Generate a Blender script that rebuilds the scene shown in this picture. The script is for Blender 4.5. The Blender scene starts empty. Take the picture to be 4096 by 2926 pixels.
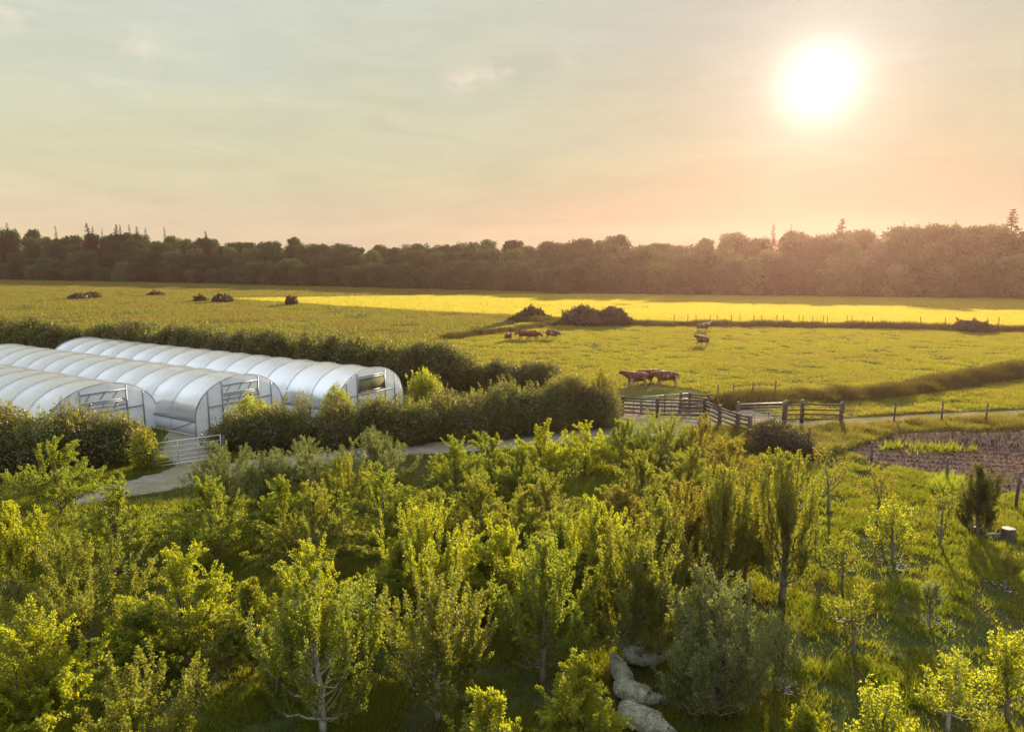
import bpy, bmesh, math, random
import numpy as np
from mathutils import Vector

S = bpy.context.scene
COL = S.collection
R = math.radians

# ------------------------------------------------------------------ camera
H = 10.5; FPX = 2760.0; HORIZON = 1045.0
PITCH = math.atan((1463 - HORIZON) / FPX)
cam = bpy.data.cameras.new('camera'); cam_ob = bpy.data.objects.new('camera', cam); COL.objects.link(cam_ob)
cam.sensor_width = 36.0; cam.lens = 36.0 * FPX / 4096; cam.clip_end = 6000; cam.clip_start = 0.1
cam_ob.location = (0, 0, H); cam_ob.rotation_euler = (math.pi / 2 - PITCH, 0, 0)
S.camera = cam_ob

def ray(u, v):
    x = (u - 2048) / FPX; y = (1463 - v) / FPX
    return np.array([x, math.cos(PITCH) + math.sin(PITCH) * y, -math.sin(PITCH) + math.cos(PITCH) * y])
def at(u, v, z=0.0):
    d = ray(u, v); t = (z - H) / d[2]
    return (d[0] * t, d[1] * t)
def depth_at(u, v, y):
    """height of the point seen at photo pixel (u, v) when it stands at world depth y, and its x"""
    d = ray(u, v); t = y / d[1]
    return d[0] * t, H + d[2] * t

# ------------------------------------------------------------------ light
SUN_AZ, SUN_EL = 23.0, 14.0
sd = Vector((math.sin(R(SUN_AZ)) * math.cos(R(SUN_EL)), math.cos(R(SUN_AZ)) * math.cos(R(SUN_EL)), math.sin(R(SUN_EL))))
sl = bpy.data.lights.new('sun', 'SUN'); so = bpy.data.objects.new('sun', sl); COL.objects.link(so)
sl.energy = 5.0; sl.angle = R(0.6); sl.color = (1.0, 0.86, 0.58)
so.rotation_euler = sd.to_track_quat('Z', 'Y').to_euler()

EXPO = 1.1
S.view_settings.view_transform = 'Standard'; S.view_settings.look = 'None'
S.view_settings.exposure = EXPO; S.view_settings.gamma = 1.0
S.cycles.max_bounces = 7; S.cycles.diffuse_bounces = 4; S.cycles.glossy_bounces = 2
S.cycles.transmission_bounces = 6; S.cycles.transparent_max_bounces = 8; S.cycles.volume_bounces = 0
S.cycles.use_denoising = True
S.cycles.sample_clamp_indirect = 4.0

W = bpy.data.worlds.new('World'); S.world = W; W.use_nodes = True
nt = W.node_tree; N = nt.nodes; L = nt.links; N.clear()
def nd(tree, typ, **kw):
    n = tree.nodes.new(typ)
    for k, v in kw.items():
        if k.startswith('i_'):
            n.inputs[k[2:].replace('_', ' ')].default_value = v
        else:
            setattr(n, k, v)
    return n
def math_n(tree, op, a, b=None, clamp=False):
    n = tree.nodes.new('ShaderNodeMath'); n.operation = op; n.use_clamp = clamp
    for k, x in enumerate((a, b)):
        if x is None: continue
        if isinstance(x, (int, float)): n.inputs[k].default_value = x
        else: tree.links.new(x, n.inputs[k])
    return n.outputs[0]
def mix_col(tree, fac, a, b, typ='MIX'):
    n = tree.nodes.new('ShaderNodeMixRGB'); n.blend_type = typ
    for k, x in zip(('Fac', 'Color1', 'Color2'), (fac, a, b)):
        if isinstance(x, (int, float)): n.inputs[k].default_value = x
        elif isinstance(x, tuple): n.inputs[k].default_value = (*x, 1)
        else: tree.links.new(x, n.inputs[k])
    return n.outputs[0]
def ramp(tree, fac, stops):
    n = tree.nodes.new('ShaderNodeValToRGB'); cr = n.color_ramp
    while len(cr.elements) < len(stops): cr.elements.new(0.5)
    for e, (p, c) in zip(cr.elements, stops): e.position = p; e.color = (*c, 1)
    tree.links.new(fac, n.inputs[0]); return n.outputs[0]

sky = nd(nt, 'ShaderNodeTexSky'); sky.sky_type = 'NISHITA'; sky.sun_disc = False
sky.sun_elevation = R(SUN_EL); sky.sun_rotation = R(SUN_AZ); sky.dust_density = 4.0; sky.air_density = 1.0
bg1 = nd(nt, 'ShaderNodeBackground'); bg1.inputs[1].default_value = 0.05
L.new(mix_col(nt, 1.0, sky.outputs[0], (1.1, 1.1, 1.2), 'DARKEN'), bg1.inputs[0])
tc = nd(nt, 'ShaderNodeTexCoord'); sep = nd(nt, 'ShaderNodeSeparateXYZ'); L.new(tc.outputs['Generated'], sep.inputs[0])
elev = sep.outputs[2]
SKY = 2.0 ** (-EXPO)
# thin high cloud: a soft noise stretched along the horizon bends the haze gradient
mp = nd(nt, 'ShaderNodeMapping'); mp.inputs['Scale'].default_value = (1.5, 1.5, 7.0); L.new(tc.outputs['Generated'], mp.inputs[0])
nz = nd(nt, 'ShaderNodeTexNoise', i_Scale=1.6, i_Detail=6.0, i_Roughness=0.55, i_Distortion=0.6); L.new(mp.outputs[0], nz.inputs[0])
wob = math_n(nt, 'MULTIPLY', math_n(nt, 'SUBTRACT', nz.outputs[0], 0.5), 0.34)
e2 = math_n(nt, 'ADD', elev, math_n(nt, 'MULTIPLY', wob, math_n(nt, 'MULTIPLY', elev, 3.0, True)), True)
grad = ramp(nt, e2, [(0.0, (.72, .55, .315)), (0.06, (.71, .56, .33)), (0.115, (.645, .595, .34)), (0.20, (.60, .60, .40)), (0.30, (.56, .60, .50)), (0.42, (.58, .63, .60)), (0.62, (1.0, 1.07, 1.10)), (1.0, (1.24, 1.34, 1.46))])  # upper stops brightened toward the unseen zenith as added fill light
# brighter streaks and small wisps
nz2 = nd(nt, 'ShaderNodeTexNoise', i_Scale=3.4, i_Detail=9.0, i_Roughness=0.6, i_Distortion=0.9); L.new(mp.outputs[0], nz2.inputs[0])
streak = math_n(nt, 'MULTIPLY', math_n(nt, 'SUBTRACT', nz2.outputs[0], 0.5), 1.7)
grad = mix_col(nt, 1.0, grad, mix_col(nt, math_n(nt, 'ADD', streak, 0.5, True), (.86, .87, .89), (1.13, 1.12, 1.10)), 'MULTIPLY')
nz3 = nd(nt, 'ShaderNodeTexNoise', i_Scale=22.0, i_Detail=8.0, i_Roughness=0.62)
mp3 = nd(nt, 'ShaderNodeMapping'); mp3.inputs['Scale'].default_value = (1.0, 1.0, 2.6); L.new(tc.outputs['Generated'], mp3.inputs[0]); L.new(mp3.outputs[0], nz3.inputs[0])
wisps = None
for (u, v, conc, amt) in ((1820, 335, 9000, .8), (1890, 318, 9000, 1.0), (1960, 292, 9000, 1.0), (2025, 272, 14000, 1.0), (530, 180, 5000, .7), (590, 225, 9000, .5), (2280, 240, 6000, .6), (2370, 225, 9000, .4), (30, 15, 3000, .7), (2140, 190, 16000, .4)):
    d = ray(u, v); d = d / np.linalg.norm(d)
    dp = nd(nt, 'ShaderNodeVectorMath'); dp.operation = 'DOT_PRODUCT'; L.new(tc.outputs['Generated'], dp.inputs[0]); dp.inputs[1].default_value = tuple(d)
    m = math_n(nt, 'MULTIPLY', math_n(nt, 'POWER', dp.outputs['Value'], conc), amt)
    wisps = m if wisps is None else math_n(nt, 'ADD', wisps, m)
wm = math_n(nt, 'MULTIPLY', wisps, math_n(nt, 'MULTIPLY', math_n(nt, 'SUBTRACT', nz3.outputs[0], 0.42), 5.0, True), True)
grad = mix_col(nt, math_n(nt, 'MULTIPLY', wm, 0.8), grad, (.84, .74, .56))
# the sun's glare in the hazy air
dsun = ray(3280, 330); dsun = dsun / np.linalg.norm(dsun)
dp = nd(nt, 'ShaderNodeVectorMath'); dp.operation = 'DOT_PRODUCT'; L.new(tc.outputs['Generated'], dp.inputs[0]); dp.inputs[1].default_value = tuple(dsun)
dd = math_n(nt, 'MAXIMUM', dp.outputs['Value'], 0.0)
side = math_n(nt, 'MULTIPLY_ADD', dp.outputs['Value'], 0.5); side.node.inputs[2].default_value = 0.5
grad = mix_col(nt, 1.0, grad, mix_col(nt, math_n(nt, 'POWER', side, 1.2), (1.40, 1.48, 1.66), (1.0, .99, .95)), 'MULTIPLY')  # unseen sky away from the sun brightened as added fill for the shadows
low = math_n(nt, 'SUBTRACT', 1.0, math_n(nt, 'MULTIPLY', elev, 6.5), True)
grad = mix_col(nt, math_n(nt, 'ADD', math_n(nt, 'MULTIPLY', math_n(nt, 'POWER', dd, 22), .28), math_n(nt, 'MULTIPLY', math_n(nt, 'MULTIPLY', math_n(nt, 'POWER', dd, 10), low), .46)), grad, mix_col(nt, 1.0, grad, (.42, .16, .0), 'MULTIPLY'))
def glow(n, col, amt):
    return mix_col(nt, 1.0, (0, 0, 0), mix_col(nt, math_n(nt, 'MULTIPLY', math_n(nt, 'POWER', dd, n), 1.0), (0, 0, 0), tuple(c * amt for c in col)), 'ADD')
tot = grad
for n, col, amt in ((1250, (1, .93, .84), 1.0), (210, (1, .95, .86), .27), (40, (1, .88, .70), .07)):
    tot = mix_col(nt, 1.0, tot, glow(n, col, amt), 'ADD')
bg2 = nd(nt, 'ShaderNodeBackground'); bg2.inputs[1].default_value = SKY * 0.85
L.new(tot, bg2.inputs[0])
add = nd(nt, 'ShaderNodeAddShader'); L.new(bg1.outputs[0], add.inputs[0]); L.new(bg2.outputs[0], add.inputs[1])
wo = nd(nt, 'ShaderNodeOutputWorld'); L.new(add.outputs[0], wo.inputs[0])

# ------------------------------------------------------------------ helpers
def tag(o, label=None, cat=None, group=None, kind=None):
    if label: o['label'] = label
    if cat: o['category'] = cat
    if group: o['group'] = group
    if kind: o['kind'] = kind
    return o
def np_mesh(name, V, F, smooth=False):
    V = np.asarray(V, np.float32); F = np.asarray(F, np.int32); k = F.shape[1]
    me = bpy.data.meshes.new(name)
    me.vertices.add(len(V)); me.vertices.foreach_set('co', V.ravel())
    me.loops.add(F.size); me.loops.foreach_set('vertex_index', F.ravel())
    me.polygons.add(len(F)); me.polygons.foreach_set('loop_start', np.arange(0, F.size, k, dtype=np.int32))
    if smooth: me.polygons.foreach_set('use_smooth', np.ones(len(F), bool))
    me.update(calc_edges=True)
    return me
def link(name, me, mat, parent=None, loc=None):
    o = bpy.data.objects.new(name, me); COL.objects.link(o)
    if mat and me and not me.materials: me.materials.append(mat)
    if parent: o.parent = parent
    if loc: o.location = loc
    return o
def empty(name, loc=(0, 0, 0), rz=0.0):
    o = bpy.data.objects.new(name, None); COL.objects.link(o); o.location = loc; o.rotation_euler = (0, 0, rz)
    o.empty_display_size = 0.2
    return o
def copy_tree(o, parent=None):
    c = o.copy(); COL.objects.link(c)
    if parent: c.parent = parent
    for ch in o.children: copy_tree(ch, c)
    return c

class MB:
    """collects boxes, bars and tubes into one mesh of quads"""
    def __init__(s): s.V = []; s.F = []; s.n = 0
    def add(s, V, F):
        s.V.append(np.asarray(V, float)); s.F.append(np.asarray(F, int) + s.n); s.n += len(V)
    def tube(s, P, r, k=6, cap=True):
        P = np.asarray(P, float); n = len(P); r = np.broadcast_to(np.asarray(r, float), (n,))
        T = np.gradient(P, axis=0); T /= np.linalg.norm(T, axis=1)[:, None] + 1e-9
        ref = np.where(np.abs(T[:, 2:3]) > 0.9, np.array([[1., 0, 0]]), np.array([[0., 0, 1]]))
        A = np.cross(T, ref); A /= np.linalg.norm(A, axis=1)[:, None] + 1e-9
        B = np.cross(T, A); a = np.linspace(0, 2 * np.pi, k, endpoint=False)
        V = P[:, None] + r[:, None, None] * (np.cos(a)[None, :, None] * A[:, None] + np.sin(a)[None, :, None] * B[:, None])
        F = []
        for i in range(n - 1):
            for j in range(k):
                F.append((i * k + j, i * k + (j + 1) % k, (i + 1) * k + (j + 1) % k, (i + 1) * k + j))
        V = V.reshape(-1, 3)
        if cap:
            c0 = len(V); V = np.vstack([V, P[:1], P[-1:]])
            for j in range(0, k, 2):
                F.append((c0, (j + 2) % k, (j + 1) % k, j)); F.append((c0 + 1, (n - 1) * k + j, (n - 1) * k + (j + 1) % k, (n - 1) * k + (j + 2) % k))
        s.add(V, F); return s
    def box(s, c, size, rz=0.0, taper=1.0):
        x, y, z = (q / 2 for q in size); V = []
        for sz, t in ((-z, 1.0), (z, taper)):
            for sx, sy in ((-1, -1), (1, -1), (1, 1), (-1, 1)):
                px, py = sx * x * t, sy * y * t
                V.append((c[0] + px * math.cos(rz) - py * math.sin(rz), c[1] + px * math.sin(rz) + py * math.cos(rz), c[2] + sz))
        s.add(V, [(0, 3, 2, 1), (4, 5, 6, 7), (0, 1, 5, 4), (1, 2, 6, 5), (2, 3, 7, 6), (3, 0, 4, 7)]); return s
    def bar(s, a, b, w, h):
        """rectangular bar from a to b (w across, h upright)"""
        a = np.asarray(a, float); b = np.asarray(b, float); t = b - a; t /= np.linalg.norm(t)
        sx = np.cross(t, [0, 0, 1.]); sx = np.array([1., 0, 0]) if np.linalg.norm(sx) < 1e-3 else sx / np.linalg.norm(sx)
        up = np.cross(sx, t); V = []
        for p in (a, b):
            for i, j in ((-1, -1), (1, -1), (1, 1), (-1, 1)): V.append(p + sx * w / 2 * i + up * h / 2 * j)
        s.add(V, [(0, 1, 2, 3), (7, 6, 5, 4), (0, 4, 5, 1), (1, 5, 6, 2), (2, 6, 7, 3), (3, 7, 4, 0)]); return s
    def mesh(s, name): return np_mesh(name, np.vstack(s.V), np.vstack(s.F))
    def build(s, name, mat, parent=None, loc=None): return link(name, s.mesh(name), mat, parent, loc)

def unit(a): return a / (np.linalg.norm(a, axis=-1, keepdims=True) + 1e-9)
def leaf_arrays(P, D, Nn, Ln, Wd, fold=0.12):
    """diamond leaves: base P, along D, face normal Nn, lengths Ln, widths Wd"""
    D = unit(D); Sd = unit(np.cross(D, Nn)); Nn = np.cross(Sd, D)
    Ln = np.broadcast_to(Ln, (len(P),))[:, None]; Wd = np.broadcast_to(Wd, (len(P),))[:, None]
    m = P + D * Ln * 0.45 + Nn * Ln * fold
    V = np.stack([P, m + Sd * Wd / 2, P + D * Ln, m - Sd * Wd / 2], 1).reshape(-1, 3)
    return V, np.arange(len(P) * 4).reshape(-1, 4)
def vnoise(x, y, seed=0):
    xi = np.floor(x).astype(int); yi = np.floor(y).astype(int); fx = x - xi; fy = y - yi
    fx = fx * fx * (3 - 2 * fx); fy = fy * fy * (3 - 2 * fy)
    def h(a, b):
        n = (a * 374761393 + b * 668265263 + seed * 1274126177) & 0x7fffffff
        n = ((n ^ (n >> 13)) * 1274126177) & 0x7fffffff
        return ((n ^ (n >> 16)) & 0xffff) / 65535.0
    return (h(xi, yi) * (1 - fx) + h(xi + 1, yi) * fx) * (1 - fy) + (h(xi, yi + 1) * (1 - fx) + h(xi + 1, yi + 1) * fx) * fy
def in_poly(px, py, poly):
    ins = np.zeros(len(px), bool); n = len(poly)
    for i in range(n):
        x1, y1 = poly[i]; x2, y2 = poly[(i + 1) % n]
        c = (y1 > py) != (y2 > py)
        ins ^= c & (px < (x2 - x1) * (py - y1) / ((y2 - y1) or 1e-9) + x1)
    return ins

# ------------------------------------------------------------------ materials
def newmat(name):
    m = bpy.data.materials.new(name); m.use_nodes = True; m.node_tree.nodes.clear(); return m, m.node_tree
def leafmat(name, d1, d2, t1, t2, tf=0.55, gloss=0.05, rough=0.45, patch=None, vary=False):
    """thin leaf: diffuse front, light coming through, a little sheen; leaf by leaf variation"""
    m, t = newmat(name); g = nd(t, 'ShaderNodeNewGeometry'); rnd = g.outputs['Random Per Island']
    dc = mix_col(t, rnd, d1, d2); tcol = mix_col(t, rnd, t1, t2)
    if vary:   # every tree of the wood has a tone of its own
        oi = nd(t, 'ShaderNodeObjectInfo'); f = oi.outputs['Random']
        tone = ramp(t, f, [(0.0, (.55, .62, .60)), (.35, (.85, .95, .80)), (.7, (1.25, 1.25, 1.0)), (1.0, (1.9, 1.75, 1.2))])
        dc = mix_col(t, 1.0, dc, tone, 'MULTIPLY'); tcol = mix_col(t, 1.0, tcol, tone, 'MULTIPLY')
    if patch:
        co = nd(t, 'ShaderNodeNewGeometry'); nz = nd(t, 'ShaderNodeTexNoise', i_Scale=patch[0], i_Detail=4.0); t.links.new(co.outputs['Position'], nz.inputs[0])
        f = math_n(t, 'MULTIPLY', math_n(t, 'SUBTRACT', nz.outputs[0], 0.42), 5.0, True)
        dc = mix_col(t, f, dc, patch[1]); tcol = mix_col(t, f, tcol, patch[2])
    df = nd(t, 'ShaderNodeBsdfDiffuse'); tr = nd(t, 'ShaderNodeBsdfTranslucent'); gl = nd(t, 'ShaderNodeBsdfGlossy'); gl.inputs['Roughness'].default_value = rough
    gl.inputs['Color'].default_value = (1, .95, .8, 1)
    t.links.new(dc, df.inputs[0]); t.links.new(tcol, tr.inputs[0])
    a = nd(t, 'ShaderNodeMixShader'); a.inputs[0].default_value = tf; t.links.new(df.outputs[0], a.inputs[1]); t.links.new(tr.outputs[0], a.inputs[2])
    b = nd(t, 'ShaderNodeMixShader'); b.inputs[0].default_value = gloss; t.links.new(a.outputs[0], b.inputs[1]); t.links.new(gl.outputs[0], b.inputs[2])
    o = nd(t, 'ShaderNodeOutputMaterial'); t.links.new(b.outputs[0], o.inputs[0]); return m
def surf(name, c1, c2, scale=6.0, rough=0.8, bump=0.3, stretch=(1, 1, 1), detail=6.0, c3=None, spec=0.3, metal=0.0, bscale=None, coord='Object'):
    m, t = newmat(name); tcn = nd(t, 'ShaderNodeTexCoord'); mp = nd(t, 'ShaderNodeMapping'); mp.inputs['Scale'].default_value = stretch
    t.links.new(tcn.outputs[coord], mp.inputs[0])
    nz = nd(t, 'ShaderNodeTexNoise', i_Scale=scale, i_Detail=detail, i_Roughness=0.6); t.links.new(mp.outputs[0], nz.inputs[0])
    f = math_n(t, 'MULTIPLY', math_n(t, 'SUBTRACT', nz.outputs[0], 0.34), 3.0, True)
    c = mix_col(t, f, c1, c2)
    if c3:
        n2 = nd(t, 'ShaderNodeTexNoise', i_Scale=scale * 0.17, i_Detail=4.0); t.links.new(mp.outputs[0], n2.inputs[0])
        c = mix_col(t, math_n(t, 'MULTIPLY', math_n(t, 'SUBTRACT', n2.outputs[0], 0.45), 5.0, True), c, c3)
    p = nd(t, 'ShaderNodeBsdfPrincipled'); t.links.new(c, p.inputs['Base Color']); p.inputs['Roughness'].default_value = rough
    p.inputs['Specular IOR Level'].default_value = spec; p.inputs['Metallic'].default_value = metal
    if bump:
        nb = nd(t, 'ShaderNodeTexNoise', i_Scale=bscale or scale * 2.5, i_Detail=5.0); t.links.new(mp.outputs[0], nb.inputs[0])
        b = nd(t, 'ShaderNodeBump'); b.inputs['Strength'].default_value = bump; b.inputs['Distance'].default_value = 0.05; t.links.new(nb.outputs[0], b.inputs['Height']); t.links.new(b.outputs[0], p.inputs['Normal'])
    o = nd(t, 'ShaderNodeOutputMaterial'); t.links.new(p.outputs[0], o.inputs[0]); return m

LEAF = {
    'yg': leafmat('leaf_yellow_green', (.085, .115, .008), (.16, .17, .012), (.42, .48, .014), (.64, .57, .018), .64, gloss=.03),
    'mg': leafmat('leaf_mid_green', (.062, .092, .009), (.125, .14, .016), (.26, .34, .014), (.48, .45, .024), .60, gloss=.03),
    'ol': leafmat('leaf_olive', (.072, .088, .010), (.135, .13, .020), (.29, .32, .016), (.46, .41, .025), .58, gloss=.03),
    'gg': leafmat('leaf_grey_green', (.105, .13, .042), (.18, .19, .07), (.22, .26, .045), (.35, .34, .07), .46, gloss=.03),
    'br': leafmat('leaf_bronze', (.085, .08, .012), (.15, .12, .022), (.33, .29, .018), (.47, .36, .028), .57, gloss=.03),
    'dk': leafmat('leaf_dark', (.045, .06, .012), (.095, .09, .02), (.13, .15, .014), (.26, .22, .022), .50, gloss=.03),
}
HEDGE = leafmat('leaf_hedge', (.040, .060, .012), (.10, .105, .028), (.12, .17, .014), (.30, .28, .03), .44, patch=(.55, (.085, .075, .026), (.19, .14, .03)))
HEDGE_Y = leafmat('leaf_hedge_tip', (.08, .09, .018), (.16, .14, .04), (.26, .26, .02), (.40, .33, .04), .52)
WOOD = leafmat('leaf_woodland', (.030, .070, .060), (.060, .098, .066), (.04, .075, .02), (.085, .12, .024), .34, gloss=.0, vary=True)
FIR = leafmat('leaf_spruce', (.018, .028, .016), (.04, .048, .022), (.03, .035, .008), (.05, .05, .01), .25, gloss=.0)
BRAMBLE = leafmat('leaf_bramble', (.03, .028, .012), (.065, .045, .022), (.05, .045, .01), (.10, .07, .016), .3)
GRASS = leafmat('grass_orchard', (.045, .076, .007), (.095, .108, .012), (.19, .26, .010), (.40, .38, .015), .55, gloss=.02, patch=(.35, (.085, .09, .014), (.36, .33, .02)))
CROP = leafmat('grass_crop', (.15, .14, .012), (.22, .18, .02), (.54, .455, .055), (.64, .52, .07), .63, gloss=.02)
PAST = leafmat('grass_pasture', (.09, .105, .016), (.17, .15, .03), (.30, .31, .018), (.50, .41, .03), .56, gloss=.02, patch=(.10, (.13, .115, .025), (.38, .31, .03)))
ROUGH = leafmat('grass_rough', (.08, .09, .018), (.15, .14, .038), (.21, .21, .018), (.34, .29, .03), .52, gloss=.02, patch=(.05, (.13, .10, .035), (.30, .22, .035)))
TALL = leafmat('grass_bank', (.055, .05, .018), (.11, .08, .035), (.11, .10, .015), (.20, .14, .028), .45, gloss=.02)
BARK = surf('bark', (.10, .085, .06), (.22, .19, .14), 9, .9, .6, (1, 1, .3))
PALEBARK = surf('bark_pale', (.24, .22, .17), (.42, .40, .33), 9, .9, .5, (1, 1, .3))
DARKBARK = surf('bark_dark', (.04, .03, .022), (.09, .07, .05), 2, .9, .5, (1, 1, .2))
TIMBER = surf('timber', (.055, .04, .032), (.13, .10, .075), 5, .85, .4, (1, 1, .25))
GALV = surf('galvanised_steel', (.42, .44, .45), (.55, .56, .56), 6, .45, .1, metal=.6)
STEEL = surf('painted_steel', (.17, .20, .22), (.25, .29, .31), 6, .5, .1, metal=.3)
GROUND = surf('ground_turf', (.030, .040, .012), (.060, .066, .020), 2.2, .9, .8, c3=(.055, .045, .02), spec=0.0)
FIELDG = surf('field_soil_grass', (.07, .075, .018), (.11, .10, .028), 1.2, .9, .8, c3=(.10, .085, .03), spec=0.0)
CROPG = surf('crop_ground', (.15, .14, .018), (.20, .17, .024), .8, .9, .8, spec=0.0)
TRACK = surf('track_grit', (.17, .145, .115), (.31, .265, .21), 3.0, .95, .7, c3=(.20, .19, .11), spec=0.0, bscale=12)
SANDY = surf('track_sand', (.20, .15, .085), (.32, .24, .14), 2.0, .95, .7, c3=(.17, .17, .05), spec=0.0, bscale=9)
YARD = surf('yard_dirt', (.20, .155, .11), (.34, .27, .20), 1.6, .95, .8, c3=(.20, .19, .08), spec=0.0, bscale=9)
SOIL = surf('tilled_soil', (.13, .080, .058), (.23, .150, .112), 2.2, .95, 1.0, (1, 5, 1), spec=0.0, bscale=5)

# ------------------------------------------------------------------ ground
def sheet(name, poly, z, mat, kind='structure'):
    me = bpy.data.meshes.new(name); me.from_pydata([(x, y, z) for x, y in poly], [], [tuple(range(len(poly)))]); me.update()
    if me.polygons[0].normal.z < 0: me.flip_normals()
    return tag(link(name, me, mat), kind=kind)
def px(*pts): return [at(u, v) for u, v in pts]
g = MB(); n = 60; xs = np.linspace(-1, 1, n) ** 3 * 3200; ys = np.linspace(-1, 1, n) ** 3 * 3200 + 60
XX, YY = np.meshgrid(xs, ys)
g.add(np.stack([XX.ravel(), YY.ravel(), np.zeros(n * n)], 1), [(j * n + i, j * n + i + 1, (j + 1) * n + i + 1, (j + 1) * n + i) for j in range(n - 1) for i in range(n - 1)])
tag(g.build('ground', GROUND), kind='structure')
ROUGH_P = px((-500, 1119), (0, 1119), (700, 1131), (1350, 1147), (2048, 1166), (2300, 1172), (1350, 1186), (920, 1196), (1160, 1211), (1700, 1246), (2090, 1263), (1790, 1352), (1800, 1460), (1840, 1545), (1500, 1525), (1100, 1500), (600, 1462), (0, 1432), (-700, 1412))
CROP_P = px((920, 1197), (1350, 1187), (2048, 1178), (2750, 1178), (3400, 1187), (4096, 1196), (4900, 1208), (4900, 1325), (4096, 1307), (3500, 1299), (2900, 1293), (2520, 1281), (2100, 1263), (1700, 1246), (1160, 1211))
PAST_P = px((1790, 1352), (2100, 1290), (2520, 1292), (2900, 1300), (3500, 1310), (4096, 1325), (4700, 1340), (4700, 1440), (4096, 1490), (3500, 1555), (3000, 1590), (2800, 1600), (2470, 1600), (2430, 1640), (2200, 1580), (1840, 1545), (1800, 1460))
STRIP_P = px((3000, 1640), (3500, 1590), (4096, 1520), (4600, 1470), (4600, 1640), (4096, 1655), (3600, 1680), (3180, 1690))
SOIL_P = px((3380, 1812), (3500, 1765), (3620, 1740), (4096, 1720), (4600, 1700), (4600, 2000), (4096, 1980), (3850, 1928), (3560, 1862))
sheet('rough_field', ROUGH_P, .010, FIELDG); sheet('crop_field', CROP_P, .020, CROPG); sheet('pasture', PAST_P, .030, FIELDG)
sheet('grass_strip', STRIP_P, .012, FIELDG)
sheet('soil_bed', SOIL_P, .014, SOIL)
def ribbon(name, pts, w, z, mat):
    P = np.array(pts); T = np.gradient(P, axis=0); T = unit(T); Nn = np.stack([-T[:, 1], T[:, 0]], 1); w = np.broadcast_to(w, (len(P),))[:, None]
    rr = np.random.default_rng(5); A = P + Nn * w / 2 * (1 + rr.normal(0, .08, (len(P), 1))); B = P - Nn * w / 2 * (1 + rr.normal(0, .08, (len(P), 1)))
    V = np.vstack([A, B]); V = np.hstack([V, np.full((len(V), 1), z)]); m = len(P)
    F = [(i, m + i, m + i + 1, i + 1) for i in range(m - 1)]
    me = np_mesh(name, V, F)
    if me.polygons[0].normal.z < 0: me.flip_normals()
    return tag(link(name, me, mat), kind='structure')
ribbon('path', px((300, 1990), (480, 1960), (640, 1930), (800, 1900), (1000, 1870), (1300, 1830), (1600, 1800), (1900, 1780), (2120, 1765), (2400, 1735), (2700, 1715)), 2.7, .016, TRACK)
ribbon('gateway_path', px((640, 1935), (700, 1880), (730, 1830), (745, 1790), (760, 1755), (770, 1725), (760, 1700)), 2.8, .022, TRACK)
sheet('yard', px((2470, 1700), (2460, 1600), (2440, 1545), (2600, 1530), (2800, 1550), (2900, 1590), (3200, 1640), (3230, 1705), (2950, 1745), (2700, 1740)), .018, YARD)
ribbon('farm_track', px((3130, 1712), (3250, 1702), (3400, 1690), (3600, 1680), (3800, 1668), (4096, 1655), (4600, 1640)), 2.0, .026, SANDY)

# ------------------------------------------------------------------ grass
def grass(name, poly, count, hgt, wid, mat, seed, clump=2.0, thr=.35, lean=.5, far=1.0, keep=None, label=None, zbase=0.0, facing=0.0):
    rr = np.random.default_rng(seed); P = np.array(poly); lo, hi = P.min(0), P.max(0); lo[1] = max(lo[1], 8)
    out = []; got = 0
    while got < count:
        m = count * 3; x = rr.uniform(lo[0], hi[0], m); y = rr.uniform(lo[1], hi[1], m)
        ok = in_poly(x, y, poly) & (rr.random(m) < (lo[1] / y) ** far)
        c = vnoise(x / clump, y / clump, seed) * .65 + vnoise(x / clump * 3.1, y / clump * 3.1, seed + 7) * .35
        ok &= rr.random(m) < np.clip((c - thr) * 4 + .25, .06, 1)
        if keep is not None: ok &= ~keep(x, y)
        out.append(np.stack([x[ok], y[ok], c[ok]], 1)); got += int(ok.sum())
        if ok.sum() == 0: break
    Q = np.vstack(out)[:count]; k = len(Q); sc = (Q[:, 1] / lo[1]) ** (far * .5)
    hh = rr.uniform(hgt[0], hgt[1], k) * (.45 + Q[:, 2] * 1.1); ww = rr.uniform(wid[0], wid[1], k) * sc
    a = rr.uniform(0, 2 * np.pi, k); a = np.where(rr.random(k) < facing, rr.normal(R(-SUN_AZ), .5, k), a)
    base = np.stack([Q[:, 0], Q[:, 1], np.full(k, zbase)], 1)
    sdv = np.stack([np.cos(a), np.sin(a), np.zeros(k)], 1) * ww[:, None] / 2
    tip = base + np.stack([rr.normal(0, lean, k) * hh, rr.normal(0, lean, k) * hh, hh], 1)
    V = np.stack([base - sdv, base + sdv, tip], 1).reshape(-1, 3)
    o = link(name, np_mesh(name, V, np.arange(k * 3).reshape(-1, 3)), mat); tag(o, label, None, None, 'stuff'); return o
track_px = [px((300, 1990), (480, 1960), (640, 1930), (1000, 1870), (1600, 1800), (2120, 1765), (2700, 1715)), px((640, 1935), (730, 1830), (760, 1755), (760, 1700)), px((3130, 1712), (3400, 1690), (4096, 1655), (4600, 1640))]
SOIL_K = SOIL_P
def on_track(x, y, w=1.35):
    r_ = np.zeros(len(x), bool)
    for line in track_px:
        for (x1, y1), (x2, y2) in zip(line[:-1], line[1:]):
            dx, dy = x2 - x1, y2 - y1; t = np.clip(((x - x1) * dx + (y - y1) * dy) / (dx * dx + dy * dy), 0, 1)
            r_ |= np.hypot(x - x1 - t * dx, y - y1 - t * dy) < w
    return r_ | in_poly(x, y, SOIL_K)
ORCH_P = [(-13, 11.5), (14, 11.5), (50, 62), (21, 44), (17, 43.5), (8, 43), (-8, 40.5), (-13.5, 38), (-16, 36.5), (-34, 33.5)]
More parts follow.
